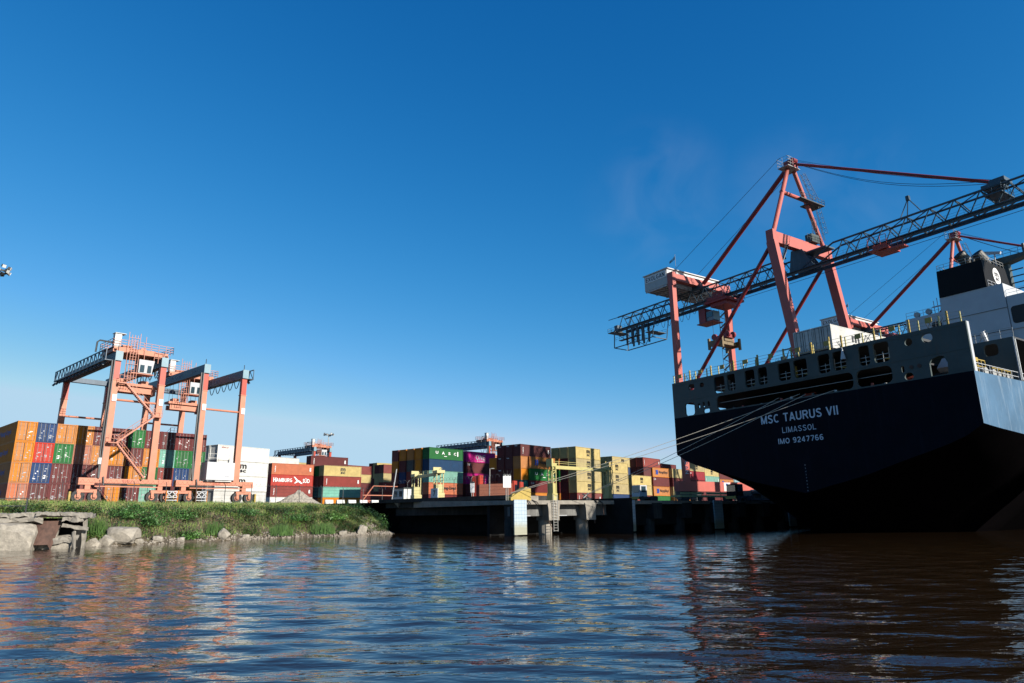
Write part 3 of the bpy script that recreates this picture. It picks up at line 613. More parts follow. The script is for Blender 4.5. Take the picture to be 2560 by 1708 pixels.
# ================================================================ fences
def fence(name, label, pts, h, step, coil=True):
    o = thing(name, label, 'fence', pts[0]); base = Vector(pts[0])
    wires = MB()
    for a, c in zip(pts[:-1], pts[1:]):
        a = Vector(a) - base; c = Vector(c) - base; nn = max(1, round((c - a).length / step)); dr = (c - a).normalized(); sd = Vector((dr.y, -dr.x, 0))
        for i in range(nn + 1):
            p = a.lerp(c, i / nn); mb = MB(); mb.tube(p, p + Vector((0, 0, h)), .05, 5); mb.tube(p + Vector((0, 0, h)), p + Vector((0, 0, h + .35)) - sd * .35, .04, 5); mb.build('post', 'dark', o)
        for k in (.12, .32, .5, .68, .86, 1.0): wires.tube(a + Vector((0, 0, h * k)), c + Vector((0, 0, h * k)), .012, 3)
        if coil:
            L = (c - a).length; m_ = int(L / .12); wires.path([a + dr * (L * i / m_) + Vector((0, 0, h + .2 + .22 * math.sin(i * 1.1))) + sd * .22 * math.cos(i * 1.1) for i in range(m_ + 1)], .014, 3)
    wires.build('wire', 'cable', o); return o
fl = LB - B48 * 13.5
def zb(px, off=13.5, ang=48):
    p = ap(px, 1258, LB - B48 * off, ang); return (p.x, p.y, GZ - .35)
fence('yard_fence', 'thin dark wire fence with barbed coil along the crest of the bank', [zb(150), zb(560), zb(955)], 2.9, 4.0)
def ww(x, y, z): return W0 + B48 * x - Dv(48) * y + Vector((0, 0, z))     # wing frame: x along the wharf edge leftwards, y towards the water
W0 = Vector((-1.1, 95.6, 0))

# ================================================================ rubber-tyred gantry cranes (local x along the stack face, y across it, z absolute)
def wheel(parent, x, y):
    tyre = MB().disc((x, y, GZ + .84), .84, -.3, .3, 22, ri=.42).build('wheel', 'tyre', parent)
    MB().disc((x, y, GZ + .84), .43, -.2, .2, 16).disc((x, y, GZ + .84), .16, -.34, .2, 10).build('rim', 'salmon', tyre)
def rtg(label, trol=3.0, house=False, walk='left', cabz=True):
    r = thing('gantry_crane', label, 'crane', group='rubber-tyred gantry cranes over the container yard')
    SP, LEN, ZT, ZG = 6.5, 23.6, 26.6, 25.2
    for y in (0, LEN):
        for x in (0, SP):
            mb = MB(); mb.beam((x, y, 8.15), (x, y, 22.35), .95, .72, .84, .72, side=(1, 0, 0)); mb.beam((x, y, 22.3), (x, y, 22.42), 1.0, .88, side=(1, 0, 0))
            lg = mb.build('leg', 'salmon', r)
            MB().beam((x, y, 22.42), (x, y, ZG), .84, .72, side=(1, 0, 0)).build('upper_leg', 'redtop', lg)
            if y == 0:
                p = MB().add([(x - .2, -.49, 19.2), (x + .4, -.49, 19.2), (x + .4, -.49, 20.2), (x - .2, -.49, 20.2)], [(0, 1, 2, 3)]); p.build('placard', 'inkw', lg)
        sb = MB(); sb.box(-1.0, y - .4, 7.5, 7.6, y + .4, 8.15); sb.box(-3.0, y - .45, 7.25, -1.0, y + .45, 8.2); sb.box(7.6, y - .45, 7.25, 9.4, y + .45, 8.2); sb.box(-1.0, y - .75, 6.98, 7.4, y - .45, 7.12); 
        for x in (-1.75, 7.9): sb.box(x - .35, y - .4, 6.5, x + .35, y + .4, 7.25); sb.box(x - 1.25, y - .35, 6.2, x + 1.25, y + .35, 6.65)
        beam = sb.build('sill_beam', 'salmon', r)
        if y == 0:
            mb = MB(); text(mb, 'SISU', (2.6, -.415, 7.65), EX, EZ, 1.3, .36); flat_build(mb, 'lettering', 'inkr', beam)
            MB().tube((.1, -.55, 7.3), (6.8, -.55, 7.24), .09, 6).tube((0, -.6, 8.4), (.1, -.7, 7.2), .1, 6).build('hose', 'dark', beam)
        for x in (-2.75, -.75, 6.9, 8.9):
            wheel(r, x, y)
            g = MB(); g.beam((x, y - .42, GZ + .7), (x, y - .42, 6.4), .4, .14, side=(1, 0, 0)); g.beam((x, y + .42, GZ + .7), (x, y + .42, 6.4), .55, .14, side=(1, 0, 0)); g.build('wheel_fork', 'salmon', r)
        for x, s_ in ((-3.9, 1), (9.9, 1)):
            MB().box(x, y - .3, GZ + .1, x + .25, y + .3, GZ + 1.5).build('bumper', 'yellow', r)
        MB().tube((.5, y, 19.5), (SP - .5, y, 19.5), .17, 8).build('tie_bar', 'salmon', r)
    for x in (0, SP):
        g = MB(); g.box(x - .45, -.45, ZG, x + .45, LEN + .5, ZT); gd = g.build('girder', 'rtgblue', r)
        MB().box(x - .5, -.62, ZG, x + .5, -.45, ZT + .05).build('end_plate', 'rtglight', gd)
        MB().box(x - .3, .5, ZG - .06, x + .3, LEN - .5, ZG - .004).build('flange', 'shipgrey', gd)
        mb = MB(); text(mb, 'EXOLGAN', (x - .47, LEN * .62, ZG + .3), (0, -1, 0), EZ, 6.6, .85); text(mb, 'SISU', (x - .47, 4.6, ZG + .55), (0, -1, 0), EZ, 2.2, .5)
        flat_build(mb, 'lettering', 'inkg', gd)
        MB().tube((x, .2, ZT), (x, .2, ZT + 1.0), .06, 5).build('lamp_bracket', 'dark', gd)
    for y in (LEN - .3,): MB().box(.45, y - .5, ZG + .1, SP - .45, y + .3, ZG + .9).build('cross_beam', 'rtgblue', r)
    # lattice walkway
    wx = -1.5 if walk == 'left' else SP + 1.5; sx = -.45 if walk == 'left' else SP + .45
    m = MB(); y0, y1 = (.3, LEN + 1.2) if walk == 'left' else (-.3, 3.0)
    m.box(min(wx, sx), y0, ZG + .05, max(wx, sx), y1, ZG + .15); m.beam((wx, y0, ZT + .3), (wx, y1, ZT + .3), .14, .14); m.beam((wx, y0, ZG + .1), (wx, y1, ZG + .1), .2, .2)
    yy = y0; k = 0
    while yy < y1 - .2:
        m.beam((wx, yy, ZG), (wx, min(y1, yy + 1.4), ZT + .3), .09, .09); m.beam((wx, min(y1, yy + 1.4), ZT + .3), (wx, min(y1, yy + 1.7), ZG), .09, .09); m.beam((wx, yy, ZG), (wx, yy, ZT + .3), .1, .1); yy += 1.7
        m.beam((wx, yy - .4, ZG - .5), (wx + (.6 if walk == 'left' else -.6), yy - .4, ZG + .3), .35, .3)
    m.build('walkway', 'rtgblue', r)
    # festoon loops under the other girder
    f = MB()
    for i in range(4 if not house else 5):
        ya = 1.5 + i * 2.3; f.path([(SP, ya + 1.9 * u, ZG - .1 - 1.25 * math.sin(math.pi * u)) for u in [j / 8 for j in range(9)]], .06, 4)
    f.build('festoon_cable', 'cable', r)
    # zig-zag stairs on the near side
    pts = [(5.2, -.9, 8.3), (.9, -.9, 13.2), (5.7, -.9, 17.4), (1.2, -.9, 21.9)] if not house else [(5.2, LEN + .9, 8.3), (.9, LEN + .9, 13.2), (5.0, LEN + .9, 18.0)]
    for a, c in zip(pts[:-1], pts[1:]):
        st = MB(); a = Vector(a); c = Vector(c)
        for dy in (-.35, .35): st.beam(a + Vector((0, dy, 0)), c + Vector((0, dy, 0)), .06, .2)
        for i in range(1, 22): p = a.lerp(c, i / 22); st.box(p.x - .13, p.y - .35, p.z - .02, p.x + .13, p.y + .35, p.z + .03)
        for hh in (1.0, .5): st.tube(a + Vector((0, -.35, hh)), c + Vector((0, -.35, hh)), .035, 4)
        for i in range(0, 6): p = a.lerp(c, i / 5) + Vector((0, -.35, 0)); st.tube(p, p + Vector((0, 0, 1.0)), .03, 4)
        st.build('stair', 'rail', r)
    for x, y, z in (((.5, -.9, 13.2), (6.0, -.9, 17.4), (.9, -.9, 21.9)) if not house else ((.5, LEN + .9, 13.2), (5.6, LEN + .9, 18.0))):
        MB().box(x - .7, y - .45, z - .12, x + .7, y + .45, z).rails([(x - .7, y - .45, z), (x + .7, y - .45, z)], 1.1, .7).build('landing', 'rail', r)
    MB().path([(-.75, -.3, ZG), (-.72, -.3, 20), (-.7, -.2, 12), (-.6, -.55, 8.2)], .13, 6).path([(-.5, -.55, ZG), (-.5, -.55, 12), (-.55, -.6, 8.2)], .09, 5).build('cable_duct', 'dark', r)
    # trolley
    t = MB(); y = trol
    t.box(-.6, y - 2.6, ZT + .12, SP + .6, y - 2.1, ZT + .75); t.box(-.6, y + 2.1, ZT + .12, SP + .6, y + 2.6, ZT + .75); t.box(-.7, y - 2.6, ZT + .05, -.2, y + 2.6, ZT + .5); t.box(SP + .2, y - 2.6, ZT + .05, SP + .7, y + 2.6, ZT + .5)
    t.box(1, y - 1.2, ZT + .5, 2.4, y + 1, ZT + 1.5); t.box(3.2, y - 1.4, ZT + .4, 5.6, y + .4, ZT + 1.2); t.disc((4.4, y + 1, ZT + 1.2), .6, -.9, .9, 12); t.box(-.7, y - 2.6, ZT + .75, SP + .7, y + 2.6, ZT + .83)
    tr = t.build('trolley', 'salmon', r)
    ra = MB(); ra.rails([(-.9, y - 2.7, ZT + .8), (SP + 1.3, y - 2.7, ZT + .8), (SP + 1.3, y + 2.7, ZT + .8), (-.9, y + 2.7, ZT + .8), (-.9, y - 2.7, ZT + .8)], 1.15, 1.0, .04, lines=(1, .66, .33))
    for x in (1.6, 2.0, 2.4, 3.6): ra.tube((x, y - 2.9, 22.3 if x < 3 else 24), (x, y - 2.9, ZT + 2.9), .045, 4)
    for k in range(16): ra.tube((1.5, y - 2.9, 22.4 + k * .42), (2.5, y - 2.9, 22.4 + k * .42), .03, 4)
    for x in (1.1, 2.7): ra.tube((x, y - 3.1, 22.3), (x, y - 3.1, ZT + 3.2), .045, 4)
    for k in range(4): ra.tube((1.1, y - 3.1, 23 + k * 2), (2.7, y - 3.1, 23 + k * 2), .04, 4)
    ra.rails([(5.1, y - 2.7, ZT - .9), (6.3, y - 2.7, ZT - .9)], 1.6, .6, .045)
    ra.build('railing', 'rail', tr)
    MB().box(-.55, y - 2.3, ZT + .85, .35, y - 1.4, ZT + 2.9).box(-.65, y - 2.5, ZT + 2.9, .9, y - 1.2, ZT + 2.97).build('electric_cabinet', 'corr', tr)
    MB().box(5.2, y - 1, ZT + .8, 5.9, y, ZT + 1.3).build('motor_housing', 'redtop', tr)
    MB().tube((4.6, y, ZT + .8), (4.6, y, ZT + 3), .04, 5).build('mast', 'steel', tr)
    MB().path([(-.6, y - 2.2, ZT + 1.4), (-2.4, y - 2.0, ZT + 1.5), (-2.7, y - 1.9, ZT + 1.2), (-2.75, y - 1.9, ZT - .3)], .12, 6).build('cable_arm', 'dark', tr)
    cb = MB(); cb.add([(3.0, y - 2.9, 23.9), (4.9, y - 2.9, 23.9), (5.1, y - 3.1, 25.9), (2.9, y - 3.1, 25.9), (3.0, y - 1.2, 23.9), (4.9, y - 1.2, 23.9), (5.1, y - 1.2, 25.9), (2.9, y - 1.2, 25.9)], [(0, 1, 2, 3), (7, 6, 5, 4), (0, 4, 5, 1), (1, 5, 6, 2), (2, 6, 7, 3), (3, 7, 4, 0)])
    cab = cb.build('cabin', 'shipwhite', tr)
    MB().box(3.15, y - 3.05, 24.05, 3.75, y - 2.95, 25.1).box(4.2, y - 3.05, 24.05, 4.75, y - 2.95, 25.1).build('window', 'glass', tr)
    MB().box(2.0, y - 3.0, 23.7, 5.2, y - 1.0, 23.82).build('cabin_floor', 'rail', tr)
    s = MB(); s.box(.7, y - .9, 21.1, 6.1, y - .4, 21.9); s.box(.7, y + .4, 21.1, 6.1, y + .9, 21.9); s.box(.4, y - 1, 22.1, 6.2, y + 1, 22.5); s.box(1.2, y - .7, 22.5, 2.2, y + .7, 23.1); s.box(4.4, y - .7, 22.5, 5.4, y + .7, 23.1)
    s.box(5.9, y - 1.2, 20.9, 6.4, y + 1.2, 22.3); s.build('spreader', 'salmon', tr)
    rp = MB()
    for x in (1.0, 2.4, 4.2, 5.6):
        for dy in (-.7, .7): rp.tube((x, y + dy, 22.5), (x, y + dy, ZT + .1), .03, 4)
    rp.build('hoist_rope', 'cable', tr)
    if house:
        h = MB(); h.box(1.15, -1.3, 8.35, 5.6, .9, 11.1); hs_ = h.build('electrical_house', 'shipwhite', r)
        mb = MB(); text(mb, 'SISU', (4.1, -1.315, 8.8), EX, EZ, .8, .28); flat_build(mb, 'lettering', 'inkg', hs_)
        MB().rails([(1.2, -1.25, 11.1), (4.6, -1.25, 11.1)], 1.3, 1.2, .04).build('railing', 'steel', hs_)
        MB().box(4.7, -1.2, 11.1, 5.3, -.6, 11.65).build('air_conditioner', 'corr', hs_)
    else:
        MB().box(-.95, -.7, 10.1, -.55, -.45, 11.0).build('control_box', 'corr', r)
    return r
RB = LB - B48 * 8.5
def at_rtg(r, s): p = RB + A48 * s; r.location = (p.x, p.y, 0); r.rotation_euler = (0, 0, R(48))
r1 = rtg('left gantry crane straddling the end-on stacks, white cabin and trolley at its near end', 2.8, False, 'left'); at_rtg(r1, 9.1)
r2 = rtg('right gantry crane with the white electrical house on its sill beam', 15.5, True, 'right'); at_rtg(r2, 22.2)
# two more far back in the yard
def far_rtg(px, py, label, rz=48):
    c = copy_tree(r1); p = az(px, py, 26.6); c.location = (p.x, p.y, 0); c.rotation_euler = (0, 0, R(rz)); c['label'] = label
far_rtg(786, 1118, 'distant gantry crane whose top shows above the maroon box left of centre')
far_rtg(1222, 1104, 'distant gantry crane with red trolley above the magenta container')

# ================================================================ ship-to-shore crane (x along quay, y inland, z absolute)
def truss(mb, y0, y1, zb_, zt, w_, bay, kink=None, rc=.2, rd=.12):
    h = w_ / 2; nb = max(1, round((y1 - y0) / bay)); st = (y1 - y0) / nb
    for x in (-h, h):
        mb.tube((x, y0, zb_), (x, y1, zb_), rc * 1.5, 6); mb.tube((x, y0 + (0), zt), (x, y1, zt), rc, 6)
    for i in range(nb):
        a = y0 + i * st; c = a + st; mid = (a + c) / 2
        for x in (-h, h): mb.tube((x, a, zb_), (x, mid, zt), rd, 5); mb.tube((x, mid, zt), (x, c, zb_), rd, 5)
        mb.tube((-h, mid, zt), (h, mid, zt), rd, 5); mb.tube((-h, a, zb_), (h, a, zb_), rd * 1.3, 5); mb.tube((-h, mid, zt), (h, mid + st, zt), rd * .8, 4) if i < nb - 1 else None
        mb.tube((-h, a, zb_), (h, c, zb_), rd * .8, 4)
def sts(label):
    r = thing('quay_crane', label, 'crane', group='tall quay cranes over the ship')
    X = 9.9; S = (1, 0, 0)
    for sx in (-1, 1):
        x = X * sx
        lg = MB(); lg.beam((x, 3.2, 9.0), (x, 9.2, 57.2), 1.3, 1.6, 1.35, 1.95, side=S); lg.build('waterside_leg', 'pink', r)
        l2 = MB(); l2.beam((x, 37.4, 9.0), (x, 37.4, 58.8), 1.35, 1.2, side=S); ll = l2.build('landside_leg', 'pink', r)
        if sx < 0:
            mb = MB(); text(mb, 'EXOLGAN', (x - .69, 36.9, 17.5), (0, 0, -1), (0, -1, 0), 6.6, .9); mb.v = [(a, b_, c) for a, b_, c in mb.v]; flat_build(mb, 'lettering', 'inkw', ll)
        MB().tube((x * .99, 10.2, 56.0), (x, 36.9, 26.5), .43, 12).build('diagonal_brace', 'deepred', r)
        MB().tube((x * .92, 9.2, 59.4), (x * .07, 9.2, 77.4), .48, 12).build('tower_leg', 'pink', r)
        MB().beam((x, 3.0, 15.5), (x, 37.4, 15.5), 1.2, 1.6).build('tie_beam', 'pink', r)
        MB().tube((x * .05, 8.8, 77.8), (x * .05, -28.5, 56.9), .22, 10).build('forestay', 'deepred', r)
    MB().tube((0, 9.5, 77.6), (0, 36.2, 57.6), .52, 12).build('backstay', 'deepred', r)
    MB().tube((-4.6, 9.2, 70.0), (4.6, 9.2, 70.0), .45, 10).build('tower_tie', 'pink', r)
    for y, zt in ((9.2, 59.5), (37.4, 58.8)):
        p = MB(); p.box(-10.5, y - .7, 57.0, 10.5, y + .7, zt - .1)
        for x in (-10.6, 10.6): p.box(x - .55 - (.6 if x > 0 else -.6), y - .85, 55.6, x + .55 - (.6 if x > 0 else -.6), y + .85, zt + .2)
        p.build('portal_beam', 'pink', r)
        s = MB(); z0 = 7.1; yy = 2.6 if y < 20 else 37.4; s.box(-13.2, yy - .8, z0, 13.2, yy + .8, 9.3); sb = s.build('sill_beam', 'pink' , r)
        for x in (-11.5, -7.5, 7.5, 11.5):
            b = MB(); b.box(x - 1.6, yy - .5, 5.9, x + 1.6, yy + .5, 7.1)
            for dx in (-1.1, -.37, .37, 1.1): b.disc((x + dx, yy, 5.2), .33, -.2, .2, 12)
            b.box(x - 1.5, yy - .42, 5.3, x + 1.5, yy + .42, 5.95); b.build('bogie', 'dark', r)
        if y > 20:
            q = MB().add([(1.6, yy - .83, 7.2), (3.8, yy - .83, 7.2), (3.8, yy - .83, 9.2), (1.6, yy - .83, 9.2)], [(0, 1, 2, 3)]).build('number_plate', 'corr', sb)
            mb = MB(); text(mb, '9', (2.3, yy - .85, 7.9), EX, EZ, .8, 1.1); flat_build(mb, 'lettering', 'inkb', sb)
    # boom
    bm_ = MB(); truss(bm_, 12, 66, 52.4, 56.1, 2.9, 4.15); truss(bm_, -62, 1.0, 52.4, 55.9, 2.9, 4.2)
    for x in (-1.45, 1.45): bm_.tube((x, 1.0, 55.9), (x, 8.2, 52.8), .17, 6); bm_.tube((x, 1, 52.4), (x, 12, 52.4), .26, 6); bm_.beam((x, 1, 52.1), (x, 66, 52.05), .35, .5); bm_.beam((x, -62, 52.1), (x, 1, 52.1), .35, .5); bm_.tube((x, 8.2, 52.8), (x, 3, 52.4), .1, 5)
    bo = bm_.build('boom', 'boom', r)
    wk = MB(); wk.box(-2.1, -62, 52.3, -1.65, 66, 52.35); wk.rails([(-2.1, -62, 52.3), (-2.1, 66, 52.3)], 1.0, 3.2, .02); wk.build('boom_walkway', 'boom', bo)
    hb = MB()
    for x in (-1.5, 1.5): hb.add([(x, 10.6, 57.2), (x, 8.0, 56.9), (x, 5.5, 52.3), (x, 11.5, 52.3), (x + .12, 10.6, 57.2), (x + .12, 8.0, 56.9), (x + .12, 5.5, 52.3), (x + .12, 11.5, 52.3)], [(0, 1, 2, 3), (7, 6, 5, 4), (0, 4, 5, 1), (1, 5, 6, 2), (2, 6, 7, 3), (3, 7, 4, 0)])
    hb.box(-1.6, 2.5, 55.6, 1.6, 7.5, 55.9); hb.build('hinge_bracket', 'boom', bo)
    hg = MB()
    for x in (-1.4, 1.4): hg.box(x - .12, 35.8, 55.9, x + .12, 38.8, 57.3); hg.tube((x, 37.4, 56.8), (x, 33, 56), .12, 5)
    hg.build('rear_hanger', 'boom', bo)
    MB().box(-1.7, -29.6, 55.9, 1.7, -26.6, 56.5).box(-1.6, -30.2, 56.4, 1.6, -27.8, 57.1).box(-2.5, -29.8, 54.2, 2.5, -27.0, 54.4).rails([(-2.5, -29.8, 54.4), (2.5, -29.8, 54.4), (2.5, -27, 54.4), (-2.5, -27, 54.4), (-2.5, -29.8, 54.4)], 1, 1.2, .04).build('stay_anchor', 'boom', bo)
    MB().tube((-1.3, -12.6, 55.9), (-.1, -14.0, 59.9), .1, 5).tube((1.3, -12.6, 55.9), (-.1, -14.0, 59.9), .1, 5).tube((-.8, -16.5, 55.9), (-.1, -14.0, 59.9), .1, 5).box(-.4, -14.3, 59.5, .2, -13.7, 60.4).build('rope_support', 'boom', bo)
    # festoon
    f = MB()
    for i in range(11):
        ya = 36.5 + i * 2.1; sag = 3.4 if i % 3 else 2.4; f.path([(-2.6, ya + 2.0 * u, 52.1 - sag * math.sin(math.pi * u) ** .8) for u in [j / 9 for j in range(10)]], .055, 4)
    f.build('festoon_cable', 'cable', bo)
    # tail basket with sheaves
    k = MB(); 
    for x in (-2.6, 2.6): k.beam((x, 66.5, 52.2), (x, 66.8, 47.2), .2, .2); k.beam((x, 66.8, 47.2), (x, 52, 47.2), .22, .22); k.beam((x, 52, 47.2), (x, 51, 52.2), .16, .16); k.beam((x, 66.5, 51.5), (x, 60, 47.2), .14, .14); k.beam((x, 60, 47.2), (x, 56, 52), .12, .12)
    k.beam((-2.6, 66.8, 47.2), (2.6, 66.8, 47.2), .2, .2); k.beam((-2.6, 52, 47.2), (2.6, 52, 47.2), .2, .2); k.box(-2.6, 52, 48.8, 2.6, 54.5, 48.95); k.box(-2.6, 57, 48.9, -1.4, 65, 49.0); k.rails([(-2.7, 52, 48.9), (-2.7, 66, 48.9)], 1.1, 1.5, .035); k.rails([(2.7, 52, 48.9), (2.7, 66, 48.9)], 1.1, 1.5, .035)
    k.box(-2.8, 66.2, 51.8, 2.8, 69.0, 52.0); k.rails([(-2.8, 66.2, 52), (-2.8, 69, 52), (2.8, 69, 52), (2.8, 66.2, 52)], 1.1, 1.2, .035); k.box(-1.4, 66.5, 52, .4, 67.8, 54.0)
    for yy in (57, 59, 61, 63): k.beam((-1.2, yy, 52.2), (-1.2, yy, 47.4), .3, .5); k.beam((1.2, yy, 52.2), (1.2, yy, 47.4), .3, .5)
    k.tube((-1.4, 66, 56.1), (-1.2, 70.2, 56.3), .1, 5); k.build('tail_basket', 'boom', bo)
    # machine house
    mh = MB(); mh.box(-10.2, 38.6, 56.5, 8.6, 46.2, 60.4); mh_ = mh.build('machine_house', 'corr', r)
    rib = MB()
    for i in range(26): rib.box(-10.27, 38.8 + i * .29, 56.6, -10.2, 38.9 + i * .29, 60.2)
    rib.box(-10.5, 38.2, 60.4, 8.9, 46.5, 60.62); rib.build('roof', 'corr', mh_)
    MB().box(-10.33, 38.9, 58.4, -10.28, 45.9, 60.1).build('name_board', 'inkw', mh_)
    mb = MB(); text(mb, 'EXOLGAN', (-10.345, 45.6, 58.7), (0, -1, 0), EZ, 6.3, 1.1); flat_build(mb, 'lettering', 'ink', mh_)
    fr = MB()
    for i in range(7): fr.box(-10.1, 38.8 + i * 1.15, 56.2, 8.4, 39.0 + i * 1.15, 56.5)
    for i in range(6): fr.box(-10.1 + i * 3.6, 38.8, 56.1, -9.85 + i * 3.6, 46.1, 56.48)
    fr.build('floor_frame', 'shipwhite', mh_)
    MB().tube((-6.5, 38.9, 60.6), (-6.5, 38.9, 65.0), .05, 5).build('flagpole', 'steel', mh_)
    fm = MB(); 
    for i in range(6): fm.add([(-6.5, 39 + i * .3, 63.6 - i * .1), (-6.5 + .1 * math.sin(i), 39.3 + i * .3, 63.5 - i * .1), (-6.5 + .1 * math.sin(i), 39.3 + i * .3, 64.4 - i * .16), (-6.5, 39 + i * .3, 64.5 - i * .16)], [(0, 1, 2, 3)])
    fm.build('flag', 'rtglight', mh_)
    # main trolley, cab, spreader
    t = MB(); t.box(-3.2, 27.2, 50.9, 3.2, 33.8, 51.5); t.box(-2.6, 28, 50.0, 2.6, 32.5, 50.9); t.box(-2.2, 29, 51.5, 2.2, 32, 53.6); t.box(-3.3, 28, 51.5, -2.6, 33, 52.3); t.box(2.6, 28, 51.5, 3.3, 33, 52.3)
    tr = t.build('trolley', 'deepred', r)
    MB().rails([(-3.3, 27, 51.5), (3.3, 27, 51.5), (3.3, 34, 51.5), (-3.3, 34, 51.5), (-3.3, 27, 51.5)], 1.1, 1.3, .04).build('railing', 'boom', tr)
    MB().box(-1.4, 32.8, 47.4, .9, 35.0, 49.7).build('cabin', 'rtglight', tr)
    MB().box(-1.5, 35.0, 47.5, 1.0, 35.1, 49.4).box(-1.55, 33.0, 48.2, -1.42, 34.8, 49.4).build('window', 'glass', tr)
    MB().box(-1.8, 35.0, 47.0, 1.4, 37.0, 50.6).box(-2.0, 32.6, 46.9, 1.6, 37.6, 47.1).build('cabin_frame', 'deepred', tr)
    hbk = MB(); hbk.box(-1.4, 29.5, 42.3, 1.4, 33.5, 43.1)
    for yy in (29.6, 33.4):
        for x in (-1, 1): hbk.disc((x, yy, 43.1), .75, -.25, .25, 14, ax='x')
    hbk.build('headblock', 'deepred', tr)
    sp = MB(); sp.box(-3.0, 30.2, 40.7, 3.0, 32.8, 41.5); sp.box(-1.6, 30, 41.5, 1.6, 33, 42.1)
    for x in (-3.1, 3.1):
        sp.box(x - .3, 29.6, 40.4, x + .3, 33.4, 41.7)
        for yy in (29.6, 33.4): sp.box(x - .25, yy - .25, 39.7, x + .25, yy + .25, 42.4)
    sp.build('spreader', mat('ochre spreader paint', (.2, .13, .05), .5, .4, 2, .5, (.05, .04, .03)), tr)
    hr = MB()
    for x in (-1.2, 1.2):
        for yy in (29.6, 33.4): hr.tube((x, yy, 43.4), (x * 1.2, yy, 51), .045, 4)
    hr.build('hoist_rope', 'cable', tr)
    t2 = MB(); t2.box(-2.4, -10, 51.0, 2.4, -6.4, 51.3); t2.box(-2.6, -13, 50.3, -.6, -10, 50.6); t2.beam((-1.6, -8, 51), (-1.6, -12, 50.4), .3, .3); t2.rails([(-2.4, -10, 51.3), (-2.4, -6.4, 51.3)], 2.4, 1.0, .06); t2.rails([(-2.6, -13, 50.6), (-2.6, -10, 50.6)], 1.2, .9, .05); t2.box(-2.0, -9.6, 51.3, -1.0, -7, 52.2)
    t2.build('service_trolley', 'redtop', r)
    # tower top, platforms, ladders
    MB().box(-1.0, 8.0, 76.6, 1.0, 10.2, 78.5).disc((0, 8.2, 78.3), .55, -.7, .7, 14, ax='x').build('tower_head', 'deepred', r)
    pf = MB(); pf.box(-3.0, 7.8, 76.3, 1.4, 10.4, 76.45); pf.rails([(-1.0, 7.8, 76.4), (-3.0, 7.8, 76.4), (-3.0, 10.4, 76.4), (-1.2, 10.4, 76.4)], 2.2, 1, .035, lines=(1, .66, .33)); pf.tube((-.4, 9, 76.4), (-.4, 9, 79.9), .06, 5); pf.build('top_platform', 'steel', r)
    p2 = MB(); p2.box(-.5, 7.2, 68.9, 8.3, 8.4, 69.1); p2.rails([(-.5, 7.2, 69.1), (8.3, 7.2, 69.1), (8.3, 8.4, 69.1)], 1.2, 1.1, .045); p2.box(3.8, 8.4, 68.9, 8.3, 10.4, 69.1); p2.build('mid_platform', 'dark', r)
    def ladder(a, c, nm='ladder', w_=.5):
        a = Vector(a); c = Vector(c); m = MB(); L = (c - a).length
        for dx in (-w_ / 2, w_ / 2): m.tube(a + Vector((dx, 0, 0)), c + Vector((dx, 0, 0)), .045, 4)
        for i in range(int(L / .45)): p = a.lerp(c, i / (L / .45)); m.tube(p - Vector((w_ / 2, 0, 0)), p + Vector((w_ / 2, 0, 0)), .03, 4)
        for dx, dy in ((-.4, -.8), (.4, -.8), (0, -1.0)): m.tube(a + Vector((dx, dy, 1.5)), c + Vector((dx, dy, 0)), .035, 4)
        for i in range(int(L / 1.2)): p = a.lerp(c, (i * 1.2 + 1.5) / L) if i * 1.2 + 1.5 < L else None; \
            p and m.path([p + Vector((-.4, 0, 0)), p + Vector((-.4, -.8, 0)), p + Vector((0, -1.0, 0)), p + Vector((.4, -.8, 0)), p + Vector((.4, 0, 0))], .03, 4)
        m.build(nm, 'dark', r)
    ladder((6.8, 8.6, 69.1), (3.0, 8.8, 76.0)); ladder((8.5, 8.4, 61.2), (6.9, 8.6, 69.0)); ladder((4.6, 8.6, 60.4), (4.8, 8.6, 65.5)); 
    MB().box(2.6, 7.8, 59.6, 5.4, 9.4, 61.4).rails([(.6, 7.6, 59.6), (5.6, 7.6, 59.6), (5.6, 9.8, 59.6)], 1.2, 1.0, .04).build('machinery_box', 'shipgrey', r)
    st = MB()
    for i in range(15):
        z = 14 + i * 2.8; a = Vector((9.9 + 1.3, 38.6, z)); c = Vector((9.9 + 1.3, 41.0, z + 1.4)); d = Vector((9.9 + 1.3, 38.6, z + 2.8))
        st.beam(a, c, .5, .12); st.beam(c, d, .5, .12); st.tube(a + Vector((.3, 0, 1)), c + Vector((.3, 0, 1)), .04, 4); st.tube(c + Vector((.3, 0, 1)), d + Vector((.3, 0, 1)), .04, 4)
    for dx, dy in ((1.3, 41.2),): st.tube((9.9 + dx, dy, 9), (9.9 + dx, dy, 56), .06, 4)
    st.build('stair_tower', 'dark', r)
    MB().beam((-6.0, 8.2, 57), (-8.2, 9.0, 51.8), .7, .12).rails([(-6.4, 8.0, 57), (-8.6, 8.8, 51.8)], 1, .8, .04).build('stair', 'dark', r)
    rp = MB(); 
    for x in (-.8, .8):
        rp.path([(x, 8.8 - 37.3 * u, 78.2 - 21.2 * u - 2.6 * math.sin(math.pi * u)) for u in [j / 12 for j in range(13)]], .06, 4); rp.path([(x, 8.8 - 37.3 * u, 78.8 - 21.6 * u - .9 * math.sin(math.pi * u)) for u in [j / 12 for j in range(13)]], .045, 4)
        rp.tube((x * 4, 9.5, 78.6), (x * 5 - 3, 39.5, 60.4), .045, 4)
    rp.tube((1.45, -62, 51.2), (1.45, 30, 51.2), .05, 4)
    rp.build('boom_rope', 'cable', r)
    return r
c1 = sts('tall pink red quay crane whose machine house carries a white name board')
o_ = P0 + Q * 80; c1.location = (o_.x, o_.y, 0); c1.rotation_euler = (0, 0, R(QA))
